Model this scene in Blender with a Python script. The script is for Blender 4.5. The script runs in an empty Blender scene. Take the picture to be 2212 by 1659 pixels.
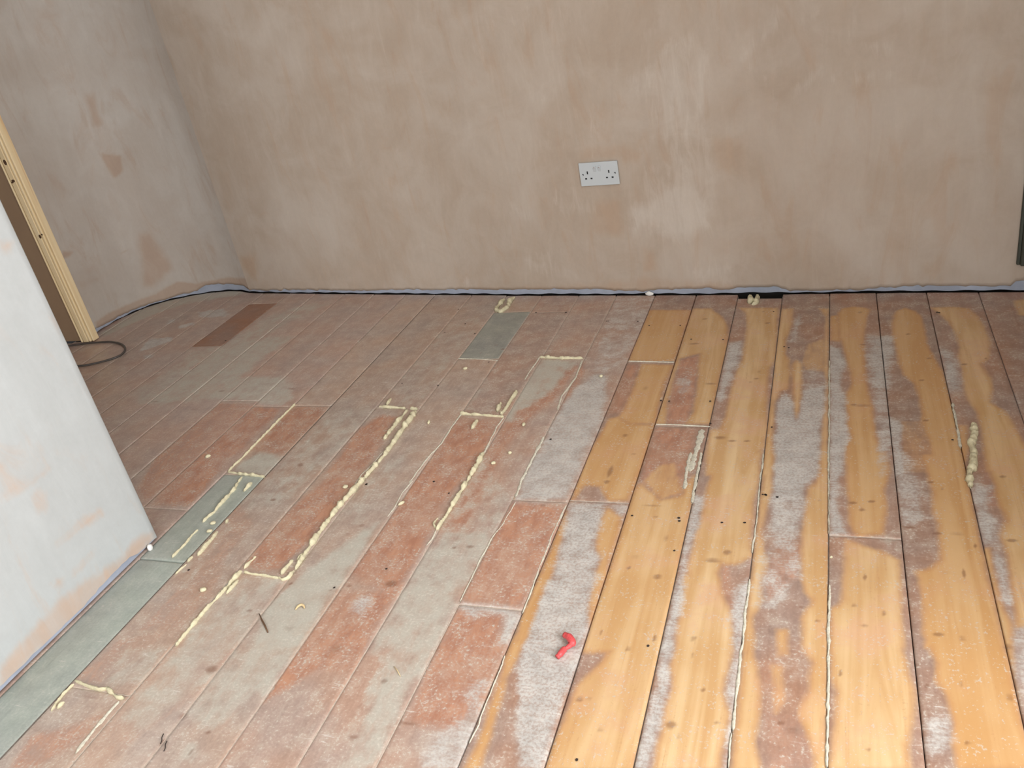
import bpy, bmesh, math, random
import numpy as np
from mathutils import Vector, Matrix

# ------------------------------------------------------------------ camera
scene = bpy.context.scene
cam_data = bpy.data.cameras.new('camera')
cam_data.sensor_fit = 'HORIZONTAL'
cam_data.sensor_width = 36.0
cam_data.lens = 36.0 * 1839.33 / 2212
cam = bpy.data.objects.new('camera', cam_data)
scene.collection.objects.link(cam)
CAM_R = Vector((0.93514179, 0.30675787, -0.17722711))
CAM_D = Vector((-0.00454951, -0.48981531, -0.87181435))
CAM_F = Vector((-0.35424447, 0.81607633, -0.45665117))
m = Matrix((CAM_R, -CAM_D, -CAM_F)).transposed().to_4x4()
m.translation = Vector((0, 0, 1.275))
cam.matrix_world = m
cam_data.clip_start = 0.02
scene.camera = cam

# ------------------------------------------------------------------ daylight
world = bpy.data.worlds.new('overcast_sky')
scene.world = world
world.use_nodes = True
bg = world.node_tree.nodes['Background']
bg.inputs[0].default_value = (0.80, 0.90, 1.0, 1)
bg.inputs[1].default_value = 1.0

def area(name, loc, aim, sx, sy, power, col):
    l = bpy.data.lights.new(name, 'AREA')
    l.shape = 'RECTANGLE'; l.size = sx; l.size_y = sy
    l.energy = power; l.color = col
    o = bpy.data.objects.new(name, l)
    scene.collection.objects.link(o)
    o.location = loc
    o.rotation_euler = (Vector(aim) - Vector(loc)).to_track_quat('-Z', 'Z').to_euler()
    return o
# daylight through the right window opening, plus two added fill lamps
area('window_daylight', (1.52, -0.05, 1.50), (-2.0, -0.05, 1.45), 2.0, 1.5, 165, (0.98, 0.99, 1.0))
area('front_fill', (0.30, -3.25, 1.50), (0.30, 1.0, 1.45), 1.8, 1.5, 80, (0.98, 0.99, 1.0))  # unseen fill added behind the camera to even out the light
area('far_left_fill', (-2.95, -3.25, 1.50), (-2.95, 1.0, 1.0), 1.2, 1.4, 38, (0.98, 0.99, 1.0))  # unseen lamp added to brighten the far left floor

vs = scene.view_settings
vs.view_transform = 'Standard'
vs.look = 'None'
vs.exposure = -0.05
vs.gamma = 1.0
vs.use_curve_mapping = False

# traced on the real floor, millimetres: (layer, board columns, strength, outline)
STAINS = [
 ("bare",[23],1,[285,2771,352,2769,397,2756,416,2692,424,2608,424,2507,409,2412,386,2381,399,2303,395,2238,378,2170,403,2135,412,2095,426,1981,426,1854,329,1849,333,1927,340,2037,339,2116,328,2182,326,2238,333,2351,332,2422,342,2503,342,2573,329,2664,308,2726]),
 ("bare",[23],1,[336,1926,334,1872,336,1802,335,1727,341,1673,322,1620,325,1579,326,1556,324,1506,317,1438,314,1374,311,1349,359,1350,464,1942,337,1936]),
 ("bare",[23],1,[269,1577,301,1576,299,1521,298,1452,301,1394,305,1349,299,1295,276,1292,274,1501]),
 ("bare",[23],1,[284,1494,296,1495,299,1412,303,1365,298,1306,289,1222,277,1120,281,1040,256,1036,282,1333]),
 ("bare",[23],0.62,[290,2058,310,2053,304,1951,282,1846,270,1845]),
 ("bare",[22],1,[175,2710,188,2754,217,2774,246,2749,260,2695,262,2610,259,2515,271,2424,285,2345,289,2232,294,2145,292,2030,287,1846,215,1842,217,1891,218,1974,209,2062,212,2115,212,2207,205,2272,181,2320,174,2398,170,2488,166,2583]),
 ("bare",[22],0.48,[166,2067,210,2068,217,1843,157,1839]),
 ("bare",[22],1,[196,1920,204,1798,206,1753,201,1678,209,1646,205,1605,203,1529,176,1497,154,1488,158,1402,158,1323,152,1275,286,1294,283,1370,287,1694,291,1924]),
 ("bare",[22],1,[164,1480,155,1340,151,1309,162,1275,169,1242,165,1203,176,1165,182,1134,183,1104,176,1075,179,1017,288,1037,287,1394,284,1494]),
 ("bare",[21],0.7,[-13,2729,10,2732,16,2626,19,2538,-13,2548]),
 ("bare",[21],1,[10,2750,25,2786,61,2797,97,2785,113,2770,100,2716,88,2596,86,2523,86,2415,87,2321,89,2220,92,2168,98,2137,96,2083,100,2025,105,1943,105,1826,27,1822,25,1940,35,1995,30,2058,28,2143,29,2207,45,2273,40,2350,31,2432,21,2526,11,2575]),
 ("bare",[21],1,[25,1923,25,1787,28,1717,29,1647,34,1606,47,1589,97,1600,103,1629,109,1680,110,1769,124,1841,120,1927]),
 ("bare",[21],1,[21,1578,93,1544,128,1521,124,1449,120,1365,120,1270,-10,1252,-8,1332,-1,1359,10,1384,15,1472,18,1548]),
 ("bare",[21],1,[-10,1357,10,1376,17,1428,123,1441,120,1373,120,1326,115,1280,122,1210,129,1171,125,1119,118,1082,112,1046,112,1003,-13,980,-2,1098,1,1151,-10,1182]),
 ("bare",[20],1,[-169,2803,-132,2798,-129,2670,-142,2567,-143,2469,-127,2422,-123,2325,-125,2241,-147,2227,-157,2167,-154,2048,-153,1961,-142,1874,-144,1807,-174,1805,-175,2207,-179,2586]),
 ("bare",[20],1,[-120,2399,-108,2421,-91,2390,-88,2275,-89,2207,-94,2080,-100,2079,-111,2207,-120,2325]),
 ("bare",[20],1,[-49,2791,-16,2788,-17,2496,-16,1814,-37,1813,-33,1965,-31,2051,-25,2142,-22,2274,-31,2381,-30,2528,-26,2726]),
 ("bare",[20],0.55,[-74,2530,-32,2561,-24,2345,-83,2360,-88,2420]),
 ("bare",[20],1,[-34,1921,-14,1922,-13,1242,-57,1236,-64,1309,-45,1370,-62,1399,-65,1427,-70,1463,-70,1540,-70,1622,-64,1697,-60,1758,-45,1787,-37,1832]),
 ("bare",[20],1,[-63,1463,-47,1366,-66,1324,-57,1293,-62,1255,-42,1211,-48,1176,-47,1143,-60,1109,-61,1086,-51,1058,-41,1031,-35,1006,-33,974,-15,978,-12,1461]),
 ("bare",[20],0.75,[-110,1286,-89,1289,-84,1225,-101,1220]),
 ("bare",[20],0.6,[-112,1195,-93,1192,-88,1110,-100,1082]),
 ("bare",[20],1,[-167,1915,-150,1916,-142,1752,-151,1641,-157,1580,-149,1532,-133,1479,-146,1418,-138,1366,-155,1313,-151,1219,-170,1217,-168,1703]),
 ("bare",[20],1,[-167,1422,-151,1374,-163,1311,-150,1280,-147,1231,-138,1185,-128,1130,-126,1078,-131,1027,-115,960,-166,950,-167,1181]),
 ("bare",[19],1,[-314,2821,-181,2809,-167,2423,-182,2378,-183,2276,-178,2141,-168,2018,-172,1938,-184,1904,-172,1805,-306,1797,-318,1898,-322,1990,-319,2014,-294,2020,-287,2108,-287,2207,-283,2313,-272,2426,-272,2548,-275,2680,-288,2775]),
 ("bare",[19],1,[-319,1909,-296,1818,-299,1742,-299,1647,-302,1563,-301,1497,-305,1453,-296,1364,-304,1321,-302,1277,-295,1199,-184,1215,-196,1308,-203,1334,-224,1387,-235,1441,-231,1468,-204,1467,-171,1498,-179,1570,-180,1679,-176,1789,-182,1824,-176,1915]),
 ("bare",[19],1,[-310,1428,-302,1310,-302,1260,-297,1207,-299,1161,-286,1106,-292,1064,-290,1025,-294,986,-290,928,-178,948,-182,994,-180,1031,-176,1070,-182,1087,-193,1120,-188,1177,-186,1222,-191,1275,-200,1323,-218,1359,-232,1418]),
 ("bare",[18],1,[-478,2830,-411,2822,-363,2752,-336,2675,-330,2612,-319,2468,-325,2351,-324,2242,-323,2166,-323,2047,-390,2046,-382,2106,-383,2207,-392,2314,-408,2471,-464,2440,-464,2293,-460,2152,-449,2044,-483,2044,-481,2433]),
 ("bare",[18],1,[-355,1709,-350,1758,-335,1800,-330,1795,-326,1682,-325,1618,-322,1557,-321,1475,-317,1362,-319,1275,-313,1196,-486,1171,-476,1459,-482,1715,-466,1756,-404,1691]),
 ("bare",[18],0.6,[-431,1837,-394,1850,-357,1723,-404,1691,-456,1767]),
 ("bare",[18],1,[-323,1434,-316,1354,-318,1284,-319,1219,-316,1129,-315,1060,-323,1007,-324,957,-322,922,-479,893,-466,1092,-431,1163,-423,1192,-466,1211,-476,1410]),
 ("bare",[17],1,[-635,2828,-478,2815,-480,2425,-634,2429,-635,2575,-634,2753]),
 ("red",[17],0.9,[-622,2802,-589,2759,-595,2555,-621,2504,-622,2684]),
 ("red",[17],0.9,[-548,2766,-485,2791,-488,2666,-508,2483,-536,2443,-550,2624]),
 ("bare",[17],1,[-583,2407,-477,2401,-487,2279,-478,2044,-553,2039,-592,2077,-584,2123,-582,2243]),
 ("red",[17],0.8,[-631,2413,-587,2404,-586,2243,-583,2103,-622,2103,-627,2280]),
 ("bare",[17],0.95,[-593,2083,-553,2042,-477,2041,-475,1787,-624,1779,-634,1914,-625,1993,-618,2070]),
 ("bare",[17],0.95,[-646,1895,-477,1902,-477,1782,-483,1680,-535,1676,-566,1734,-611,1737,-621,1680,-629,1660]),
 ("bare",[17],1,[-634,1635,-611,1575,-613,1521,-604,1445,-599,1374,-606,1327,-599,1256,-599,1204,-606,1154,-621,1152,-628,1402]),
 ("bare",[17],1,[-532,1652,-483,1614,-481,1564,-481,1458,-479,1399,-478,1324,-474,1244,-486,1270,-494,1304,-501,1377,-505,1456,-523,1495,-537,1582]),
 ("bare",[17],1,[-633,1400,-602,1380,-607,1330,-607,1275,-606,1229,-604,1179,-603,1128,-618,1145,-631,1233]),
 ("bare",[17],1,[-504,1414,-478,1417,-479,1287,-485,1266,-496,1314,-494,1350]),
 ("bare",[17],0.95,[-629,1233,-634,1175,-621,1083,-620,1010,-615,944,-620,870,-594,875,-593,934,-597,973,-609,1084,-603,1166]),
 ("bare",[16],1,[-856,1805,-836,1863,-814,1911,-783,1665,-800,1670,-834,1730]),
 ("bare",[24],1,[529,2798,597,2827,592,2657,525,2695]),
 ("red",[18],0.75,[-464,2440,-408,2467,-392,2314,-385,2207,-382,2106,-390,2043,-449,2041,-457,2138,-465,2278]),
 ("red",[18],1,[-470,2028,-361,2019,-354,1897,-352,1795,-469,1788,-474,1903]),
 ("red",[18],0.6,[-487,1902,-362,1907,-358,1815,-356,1714,-402,1696,-466,1756]),
 ("red",[18],0.35,[-473,1217,-433,1216,-432,1166,-458,1156]),
 ("red",[19],0.7,[-234,1476,-222,1473,-206,1382,-196,1331,-205,1330,-226,1391]),
 ("red",[20],0.6,[-111,1576,-65,1540,-70,1445,-92,1424,-127,1367,-146,1455,-125,1515]),
 ("red",[20],0.55,[-130,1204,-109,1201,-110,1144,-125,1131]),
 ("red",[20],0.5,[-114,1085,-59,1081,-39,1019,-36,974,-100,962]),
 ("red",[23],0.8,[326,1926,329,1849,314,1848]),
 ("red",[23],0.9,[328,1926,330,1867,336,1784,333,1718,318,1717,321,1852]),
 ("red",[16],1,[-784,1651,-636,1644,-632,1472,-636,1282,-785,1281,-792,1473]),
 ("red",[16],0.9,[-784,1259,-670,1259,-654,1172,-637,1168,-638,1007,-662,954,-772,946,-786,1160,-784,1223]),
 ("red",[16],0.6,[-845,2394,-780,2425,-764,2360,-766,2244,-785,2101,-795,1969,-802,1877,-826,1841,-847,1905,-839,2032,-836,2244]),
 ("red",[15],0.8,[-907,2403,-793,2400,-814,2187,-856,2075,-880,1921,-873,1738,-859,1521,-933,1514,-938,1691,-937,1919,-928,2158]),
 ("red",[14],1,[-1097,1927,-1116,2060,-952,2053,-940,1901,-932,1761,-1069,1753]),
 ("red",[14],1,[-1174,1872,-959,1882,-957,1725,-970,1619,-956,1498,-949,1346,-952,1278,-1128,1343,-1103,1457,-1099,1553,-1104,1661]),
 ("red",[14],0.75,[-1089,1272,-949,1304,-951,1183,-940,1050,-1022,1044,-1103,941,-1108,1074,-1098,1208]),
 ("red",[12],0.85,[-1420,1984,-1378,2077,-1311,2064,-1285,1856,-1281,1740,-1400,1734]),
 ("red",[12],0.95,[-1383,1740,-1321,1816,-1267,1735,-1267,1612,-1279,1440,-1296,1329,-1355,1322,-1410,1334,-1430,1435,-1420,1568]),
 ("red",[11],0.5,[-1623,1597,-1496,1499,-1490,1353,-1435,1228,-1448,1107,-1543,1094,-1535,1216]),
 ("red",[10],0.95,[-1745,2134,-1614,2127,-1593,2046,-1598,1916,-1605,1837,-1701,1846,-1767,1851,-1759,1995]),
 ("red",[9],0.95,[-1906,2132,-1791,2116,-1775,2058,-1782,1924,-1762,1844,-1799,1807,-1765,1666,-1755,1568,-1887,1558,-1919,1724,-1920,1905]),
 ("red",[8],0.6,[-2070,2149,-1912,2132,-1920,1905,-1919,1724,-1933,1579,-2001,1625,-2082,1801,-2078,2011]),
 ("red",[7],0.35,[-2230,2121,-2091,2140,-2103,1807,-2124,1769,-2243,1909]),
 ("red",[9],0.8,[-2097,1718,-1874,1763,-1805,1792,-1773,1730,-1803,1555,-1849,1569,-1940,1615]),
 ("red",[11],0.6,[-1492,825,-1446,867,-1436,838,-1447,786,-1495,719,-1549,709,-1573,779]),
 ("red",[11],0.5,[-1589,941,-1574,1047,-1473,1095,-1483,1002,-1534,926]),
 ("red",[12],0.45,[-1414,961,-1351,1004,-1257,985,-1286,902,-1324,836,-1350,745,-1389,738,-1417,835]),
 ("red",[12],0.5,[-1319,1026,-1294,1126,-1261,1101,-1260,1032,-1291,948]),
 ("red",[13],0.4,[-1095,861,-1070,865,-1059,845,-1072,832]),
 ("red",[15],0.4,[-940,1221,-858,1269,-852,1158,-875,1088]),
 ("red",[13,14],0.35,[-1411,2247,-1327,2590,-1306,2857,-1258,2875,-1281,2207,-1373,2168]),
 ("red",[11,12],0.3,[-1790,2207,-1691,2379,-1711,2608,-1582,2663,-1565,2324,-1587,2135]),
 ("white",[20],0.95,[-83,2234,-21,2267,-29,2111,-36,1965,-39,1813,-133,1807,-149,1961,-154,2167,-131,2220,-110,2167,-97,2073,-86,2142]),
 ("white",[20],0.62,[-140,2534,-123,2549,-100,2731,-116,2761,-124,2566]),
 ("white",[20],0.5,[-80,2346,-37,2359,-24,2274,-80,2247]),
 ("white",[20],0.8,[-144,1916,-34,1921,-43,1807,-66,1767,-72,1701,-140,1696,-143,1752]),
 ("white",[20],0.62,[-140,1696,-70,1710,-75,1639,-76,1580,-86,1507,-126,1534,-141,1616]),
 ("white",[20],0.5,[-136,1533,-82,1539,-72,1444,-121,1351,-148,1347,-151,1454]),
 ("white",[21],0.8,[-14,2511,19,2494,31,2387,14,2233,29,2200,27,2052,35,1995,23,1940,21,1816,-13,1814]),
 ("white",[21],0.85,[-13,1922,24,1923,13,1810,2,1716,15,1646,27,1591,-12,1585]),
 ("white",[21,22],0.75,[98,2571,164,2567,169,2472,148,2369,149,2272,127,2200,94,2253,91,2452]),
 ("white",[21],0.55,[105,2233,135,2233,133,1918,105,1821,106,1970]),
 ("white",[22],0.8,[134,2096,160,2055,157,1824,128,1823]),
 ("white",[22],0.55,[136,1928,163,1929,180,1774,176,1660,139,1640]),
 ("white",[22],0.6,[146,1110,175,1118,177,1080,157,1040,137,1036]),
 ("white",[23],0.75,[293,2490,320,2451,323,2365,318,2238,289,2226,287,2338]),
 ("white",[23],0.75,[291,1799,322,1787,336,1802,313,1717,321,1672,322,1620,315,1585,285,1582]),
 ("white",[23],0.8,[303,1565,313,1555,320,1520,315,1438,309,1373,304,1394,299,1452]),
 ("white",[22],0.4,[155,1888,202,1775,201,1678,169,1659,143,1691]),
 ("white",[23],0.6,[308,1342,331,1360,309,1199,298,1223]),
 ("white",[24,25],0.5,[396,2350,429,2376,438,2159,403,2158,391,2270]),
 ("white",[19],0.85,[-324,1716,-301,1708,-291,1585,-306,1558,-309,1476,-308,1381,-310,1310,-304,1197,-329,1194,-317,1362,-326,1600]),
 ("white",[19],0.8,[-322,1389,-299,1392,-299,1304,-302,1253,-298,1207,-301,1161,-289,1111,-294,1063,-293,1024,-298,986,-298,926,-327,921,-321,1046,-318,1143,-320,1284]),
 ("white",[19],0.8,[-196,1379,-167,1444,-170,1210,-170,1071,-166,950,-177,948,-176,1031,-175,1075,-185,1121,-182,1208,-191,1301,-199,1333]),
 ("white",[19],0.7,[-201,1383,-174,1433,-157,1218,-179,1215,-195,1325]),
 ("white",[17],0.72,[-630,1655,-540,1671,-534,1582,-526,1495,-505,1456,-494,1304,-472,1173,-591,1156,-601,1291,-600,1373,-604,1445,-613,1521]),
 ("white",[17],0.85,[-626,1650,-548,1656,-534,1591,-567,1561,-616,1612]),
 ("white",[17],0.8,[-608,1379,-506,1399,-494,1296,-481,1263,-478,1197,-474,1105,-486,1060,-485,992,-482,903,-527,894,-599,1132,-604,1229,-604,1319]),
 ("white",[17],0.6,[-512,1654,-481,1661,-481,1605,-499,1622]),
 ("white",[16],0.78,[-729,2343,-689,2358,-652,2207,-639,2037,-644,1884,-637,1778,-760,1771,-788,1969,-785,2101,-766,2244]),
 ("white",[16],0.7,[-796,1888,-643,1895,-642,1674,-774,1669]),
 ("white",[16],0.48,[-784,2976,-634,2949,-641,2611,-647,2438,-727,2335,-747,2527]),
 ("white",[16],0.75,[-790,1281,-668,1278,-641,1263,-658,1247,-720,1268,-746,1232,-771,1261]),
 ("white",[16],1,[-660,1254,-639,1256,-636,1175,-650,1183,-654,1166]),
 ("white",[16],0.6,[-683,1073,-652,1078,-643,1021,-613,918,-620,877,-707,862,-700,929,-661,990]),
 ("white",[19],0.75,[-320,2551,-280,2557,-276,2426,-300,2241,-307,2140,-321,2207]),
 ("white",[18],0.55,[-452,2308,-416,2307,-403,2235,-432,2221]),
 ("white",[14],0.72,[-1041,1254,-1012,1269,-991,1233,-1007,1212,-1036,1220]),
 ("white",[9],0.9,[-2046,1839,-1961,1850,-1928,1800,-1961,1777,-2030,1781]),
 ("white",[9],0.85,[-1890,1817,-1864,1814,-1863,1800,-1880,1799]),
 ("white",[15],0.6,[-1094,2905,-986,2918,-947,2860,-1004,2843,-1085,2861]),
 ("white",[0,1,2,3,4,5,6],0.8,[-2793,2981,-2753,3006,-2634,2982,-2600,2924,-2713,2933]),
 ("white",[0,1,2,3,4,5,6],0.85,[-2920,2907,-2884,2919,-2858,2876,-2893,2865]),
 ("white",[0,1,2,3,4,5,6],0.85,[-2809,2832,-2746,2881,-2717,2853,-2772,2804]),
 ("white",[0,1,2,3,4,5,6],0.85,[-2865,2707,-2755,2720,-2715,2687,-2780,2605,-2817,2583]),
 ("white",[0,1,2,3,4,5,6],0.85,[-2765,2546,-2718,2555,-2689,2520,-2733,2516]),
 ("white",[11],1,[-1913,2494,-1893,2509,-1878,2493,-1898,2478]),
 ("white",[14],0.9,[-1669,2889,-1642,2893,-1628,2862,-1661,2870]),
 ("dust",[6,7,8,9,10],0.72,[-2569,2292,-2562,2438,-2516,2571,-2388,2635,-2198,2684,-2077,2689,-2117,2512,-2107,2346,-1906,2343,-1776,2177,-1801,2133,-2062,2176,-2196,2166,-2319,2138,-2437,2137]),
 ("dust",[5,6,7,8],0.6,[-2507,2559,-2497,2437,-2535,2252,-2437,2137,-2290,2175,-2265,2550,-2203,2843,-2112,3018,-2216,3028,-2357,2880,-2388,2635]),
 ("dust",[10,11],0.5,[-2161,2579,-2097,2774,-2044,3012,-2112,3018,-2229,2782,-2240,2605]),
 ("dust",[11],0.5,[-1571,2111,-1417,2129,-1435,1817,-1459,1590,-1636,1577,-1569,1743]),
 ("dust",[10],0.8,[-1738,1761,-1706,1846,-1646,1842,-1589,1796,-1592,1722,-1720,1735]),
 ("dust",[12],0.5,[-1827,2108,-1725,2109,-1748,1802,-1785,1800]),
 ("dust",[13],0.45,[-1174,1872,-1176,1712,-1184,1526,-1246,1521,-1263,1661,-1255,1795]),
 ("dust",[13],0.85,[-1148,1510,-1116,1552,-1110,1503,-1111,1393,-1110,1275,-1095,1087,-1191,1074,-1264,1185,-1237,1301,-1180,1440]),
 ("dust",[13],0.7,[-1237,1288,-1107,1329,-1102,968,-1202,952,-1223,1076,-1231,1193]),
 ("dust",[12],0.6,[-1395,1153,-1288,1204,-1244,1127,-1275,1070,-1261,998,-1293,915,-1322,838,-1399,861,-1394,1019]),
 ("dust",[12],0.8,[-1233,826,-1203,851,-1180,808,-1219,791]),
 ("dust",[13],0.8,[-1191,826,-1171,836,-1164,792,-1184,795]),
 ("dust",[11],0.55,[-1530,1034,-1453,1041,-1407,976,-1479,928,-1526,958]),
 ("dust",[13],0.6,[-1316,1073,-1134,1057,-1122,1011,-1159,859,-1240,891,-1261,998]),
 ("dust",[15],0.7,[-922,1502,-790,1505,-788,1275,-779,1143,-941,1106,-941,1287,-950,1409]),
 ("dust",[15],0.75,[-942,1358,-800,1382,-791,1277,-781,1154,-793,1026,-784,848,-851,836,-864,956]),
 ("dust",[15],0.5,[-941,1852,-804,1657,-781,1542,-918,1525,-937,1700]),
 ("dust",[15],0.85,[-938,2456,-805,2426,-836,2244,-881,2134,-913,2113,-910,2031,-966,2063,-956,2245]),
 ("dust",[16],0.9,[-913,2113,-844,2100,-842,2066,-896,2058]),
 ("dust",[14],0.5,[-1260,2207,-1249,2439,-1104,2435,-1083,2132,-1265,2168]),
 ("dust",[12,13],0.4,[-1440,2409,-1427,2654,-1306,2857,-1266,2493,-1281,2207,-1334,2130]),
 ("dust",[11,12],0.45,[-1712,1482,-1597,1503,-1558,1478,-1528,1245]),
 ("dust",[12],0.55,[-1494,1267,-1278,1301,-1256,1090,-1304,956,-1393,1071]),
 ("dust",[15],0.95,[-928,1518,-814,1528,-791,1512,-797,1487,-861,1491,-916,1493]),
 ("dust",[2,3,4],0.7,[-3216,2775,-3122,2870,-3058,3050,-2844,3241,-2677,3195,-2777,3149,-3004,3073,-3122,2870,-3155,2747]),
 ("dust",[21],0.9,[78,1535,94,1533,124,1506,124,1495,91,1499,73,1516]),
 ("dust",[21],0.9,[50,1565,66,1565,63,1551,51,1552]),
 ("dust",[21],0.85,[50,1502,64,1503,63,1490,50,1491]),
 ("dust",[21],0.7,[66,1591,134,1591,131,1552,117,1574]),
 ("dust",[0,1,2,3,4,5,6],0.8,[-3224,2775,-3221,3009,-3156,3172,-2939,3274,-2696,3232,-2713,3156,-2907,3133,-3034,3021,-3107,2894,-3155,2747]),
 ("white",[0,1,2,3,4,5,6],0.82,[-2866,2707,-2741,2724,-2719,2688,-2812,2658]),
 ("white",[0,1,2,3,4,5,6],0.8,[-2805,2989,-2684,3018,-2599,2946,-2675,2914,-2756,2933]),
]
DARK = [[-433,2547,18,4,1.0],[-348,2274,20,4,1.0],[-421,2737,9,4,1.0],[-291,1976,18,6,1.0],[-257,1960,12,5,1.0],[-218,1964,9,5,1.0],[-551,1980,9,6,1.0],[-556,1804,7,28,1.0],[-555,1756,9,8,1.0],[-225,1508,9,9,1.0],[-252,1478,20,8,0.8],[-365,1412,10,7,1.0],[-433,1435,5,6,1.0],[-265,1240,7,7,0.7],[-404,1620,8,4,0.7],[-420,1666,30,5,0.6],[-696,1645,8,8,0.7],[-424,1472,14,10,0.4],[-366,1544,8,18,0.5],[-387,1197,6,6,1.0],[-276,1030,10,9,1.0],[-263,1243,6,6,0.7],[-399,1000,6,5,0.8],[-453,1060,9,4,1.0],[-435,1062,4,3,1.0],[-231,1118,5,4,1.0],[-452,1233,3,8,1.0],[-339,1232,4,10,1.0],[-258,1198,3,9,1.0],[-198,1047,7,4,0.6],[-258,1008,4,9,0.7],[78,2749,9,3,1.0],[212,2581,7,3,1.0],[227,2288,7,3,1.0],[256,2421,8,4,1.0],[183,2072,9,3,1.0],[220,2075,7,3,1.0],[70,2150,28,3,1.0],[342,2379,9,3,1.0],[-206,2686,7,2,1.0],[402,2412,4,3,1.0],[83,2515,14,3,0.7],[49,2152,9,3,1.0],[-220,2722,1,1,1.0],[-218,2305,8,4,0.8],[-233,2283,5,7,0.7],[-214,2348,5,12,0.6],[-211,2689,7,3,1.0],[-228,2779,6,4,1.0],[-245,2530,3,8,0.5],[-543,2250,12,18,0.5],[-509,1890,10,6,0.6],[38,1709,9,6,1.0],[57,1686,7,6,1.0],[78,1717,9,4,1.0],[153,1633,14,4,1.0],[204,1613,9,4,1.0],[243,1617,22,3,0.7],[159,1583,8,5,1.0],[274,1579,3,8,1.0],[301,1571,3,8,1.0],[56,1457,4,9,1.0],[241,1490,3,14,1.0],[212,1489,22,3,0.6],[208,1803,6,4,1.0],[359,1831,8,4,1.0],[343,1603,10,5,1.0],[88,1357,5,5,1.0],[34,1374,6,4,1.0],[179,1312,10,4,1.0],[219,1309,7,4,1.0],[52,1318,9,6,0.6],[-100,1704,9,8,0.7],[231,1779,3,3,1.0],[-33,1713,3,4,1.0],[150,1186,4,6,1.0],[204,1198,5,7,0.7],[49,1034,5,5,0.7],[200,1073,5,3,0.8],[276,1180,4,9,1.0],[7,1193,3,7,1.0],[-71,1052,8,4,1.0],[-90,1066,6,4,1.0],[-33,1321,4,4,1.0],[-63,1354,9,5,0.7],[89,1360,5,5,0.7],[292,1299,9,5,1.0],[-978,1318,16,11,1.0],[-1162,1523,10,7,0.8],[-1182,1482,16,9,0.5],[-872,1461,6,7,0.8],[-832,1467,11,6,0.9],[-1496,1609,8,7,1.0],[-1512,1785,9,7,1.0],[-1160,1149,18,12,0.5],[-1082,1300,6,7,0.8],[-1240,1288,5,4,1],[-1124,1277,4,4,1.0],[-862,1040,8,8,0.8],[-1012,1108,22,16,0.5],[-1020,1087,14,12,0.4],[-764,951,22,6,0.7],[-786,950,10,10,0.6],[-861,901,12,8,0.7],[-784,1141,10,14,0.5],[-741,1157,26,6,0.4],[-1274,1010,16,11,0.9],[-1172,860,7,6,0.8],[-1257,888,16,12,0.6],[-1294,1189,10,6,0.7],[-1524,898,60,9,0.5],[-1556,798,30,12,0.4],[-1180,812,3,10,1.0],[-1257,823,3,10,1.0],[-1506,1782,9,7,0.9],[-1187,1866,9,6,0.7],[-1250,1908,9,7,0.6],[-1833,2253,30,8,0.6],[-1107,2533,9,4,1],[-1146,2567,9,3,0.8],[-1184,2509,7,3,0.8],[-1508,1783,9,7,0.9],[-1498,1610,9,7,0.8],[-2310,2246,14,5,0.7],[-2127,2236,18,7,0.7],[-2375,2156,22,9,0.6],[-2082,2396,26,12,0.4],[-2154,2104,30,10,0.5]]
NAILS = [[-609,2693],[-499,2686],[-447,2578],[-342,2569],[-457,2169],[-338,2169],[-656,2730],[-772,2741],[-766,2741],[-482,2172],[-323,2047],[-1074,2840],[-951,2830],[-763,1951],[-461,1620],[-348,1620],[-345,1609],[-247,1611],[-196,1615],[-163,1727],[-157,1727],[-341,1501],[-1397,2683],[-1266,2667],[-1425,2900],[-1397,2285],[-1254,2270],[-1126,2434],[-1240,1700],[-973,1676],[-1039,1726],[-1014,1366],[-1117,1288],[-148,2509],[-134,2501],[305,2730],[311,2726],[-194,2776],[-159,2032],[272,1984],[-155,1725],[-129,1719],[-1240,1700],[-2416,2666],[-1561,1303],[-1767,1211],[-425,929],[-349,1209],[-1340,2757]]
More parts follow.
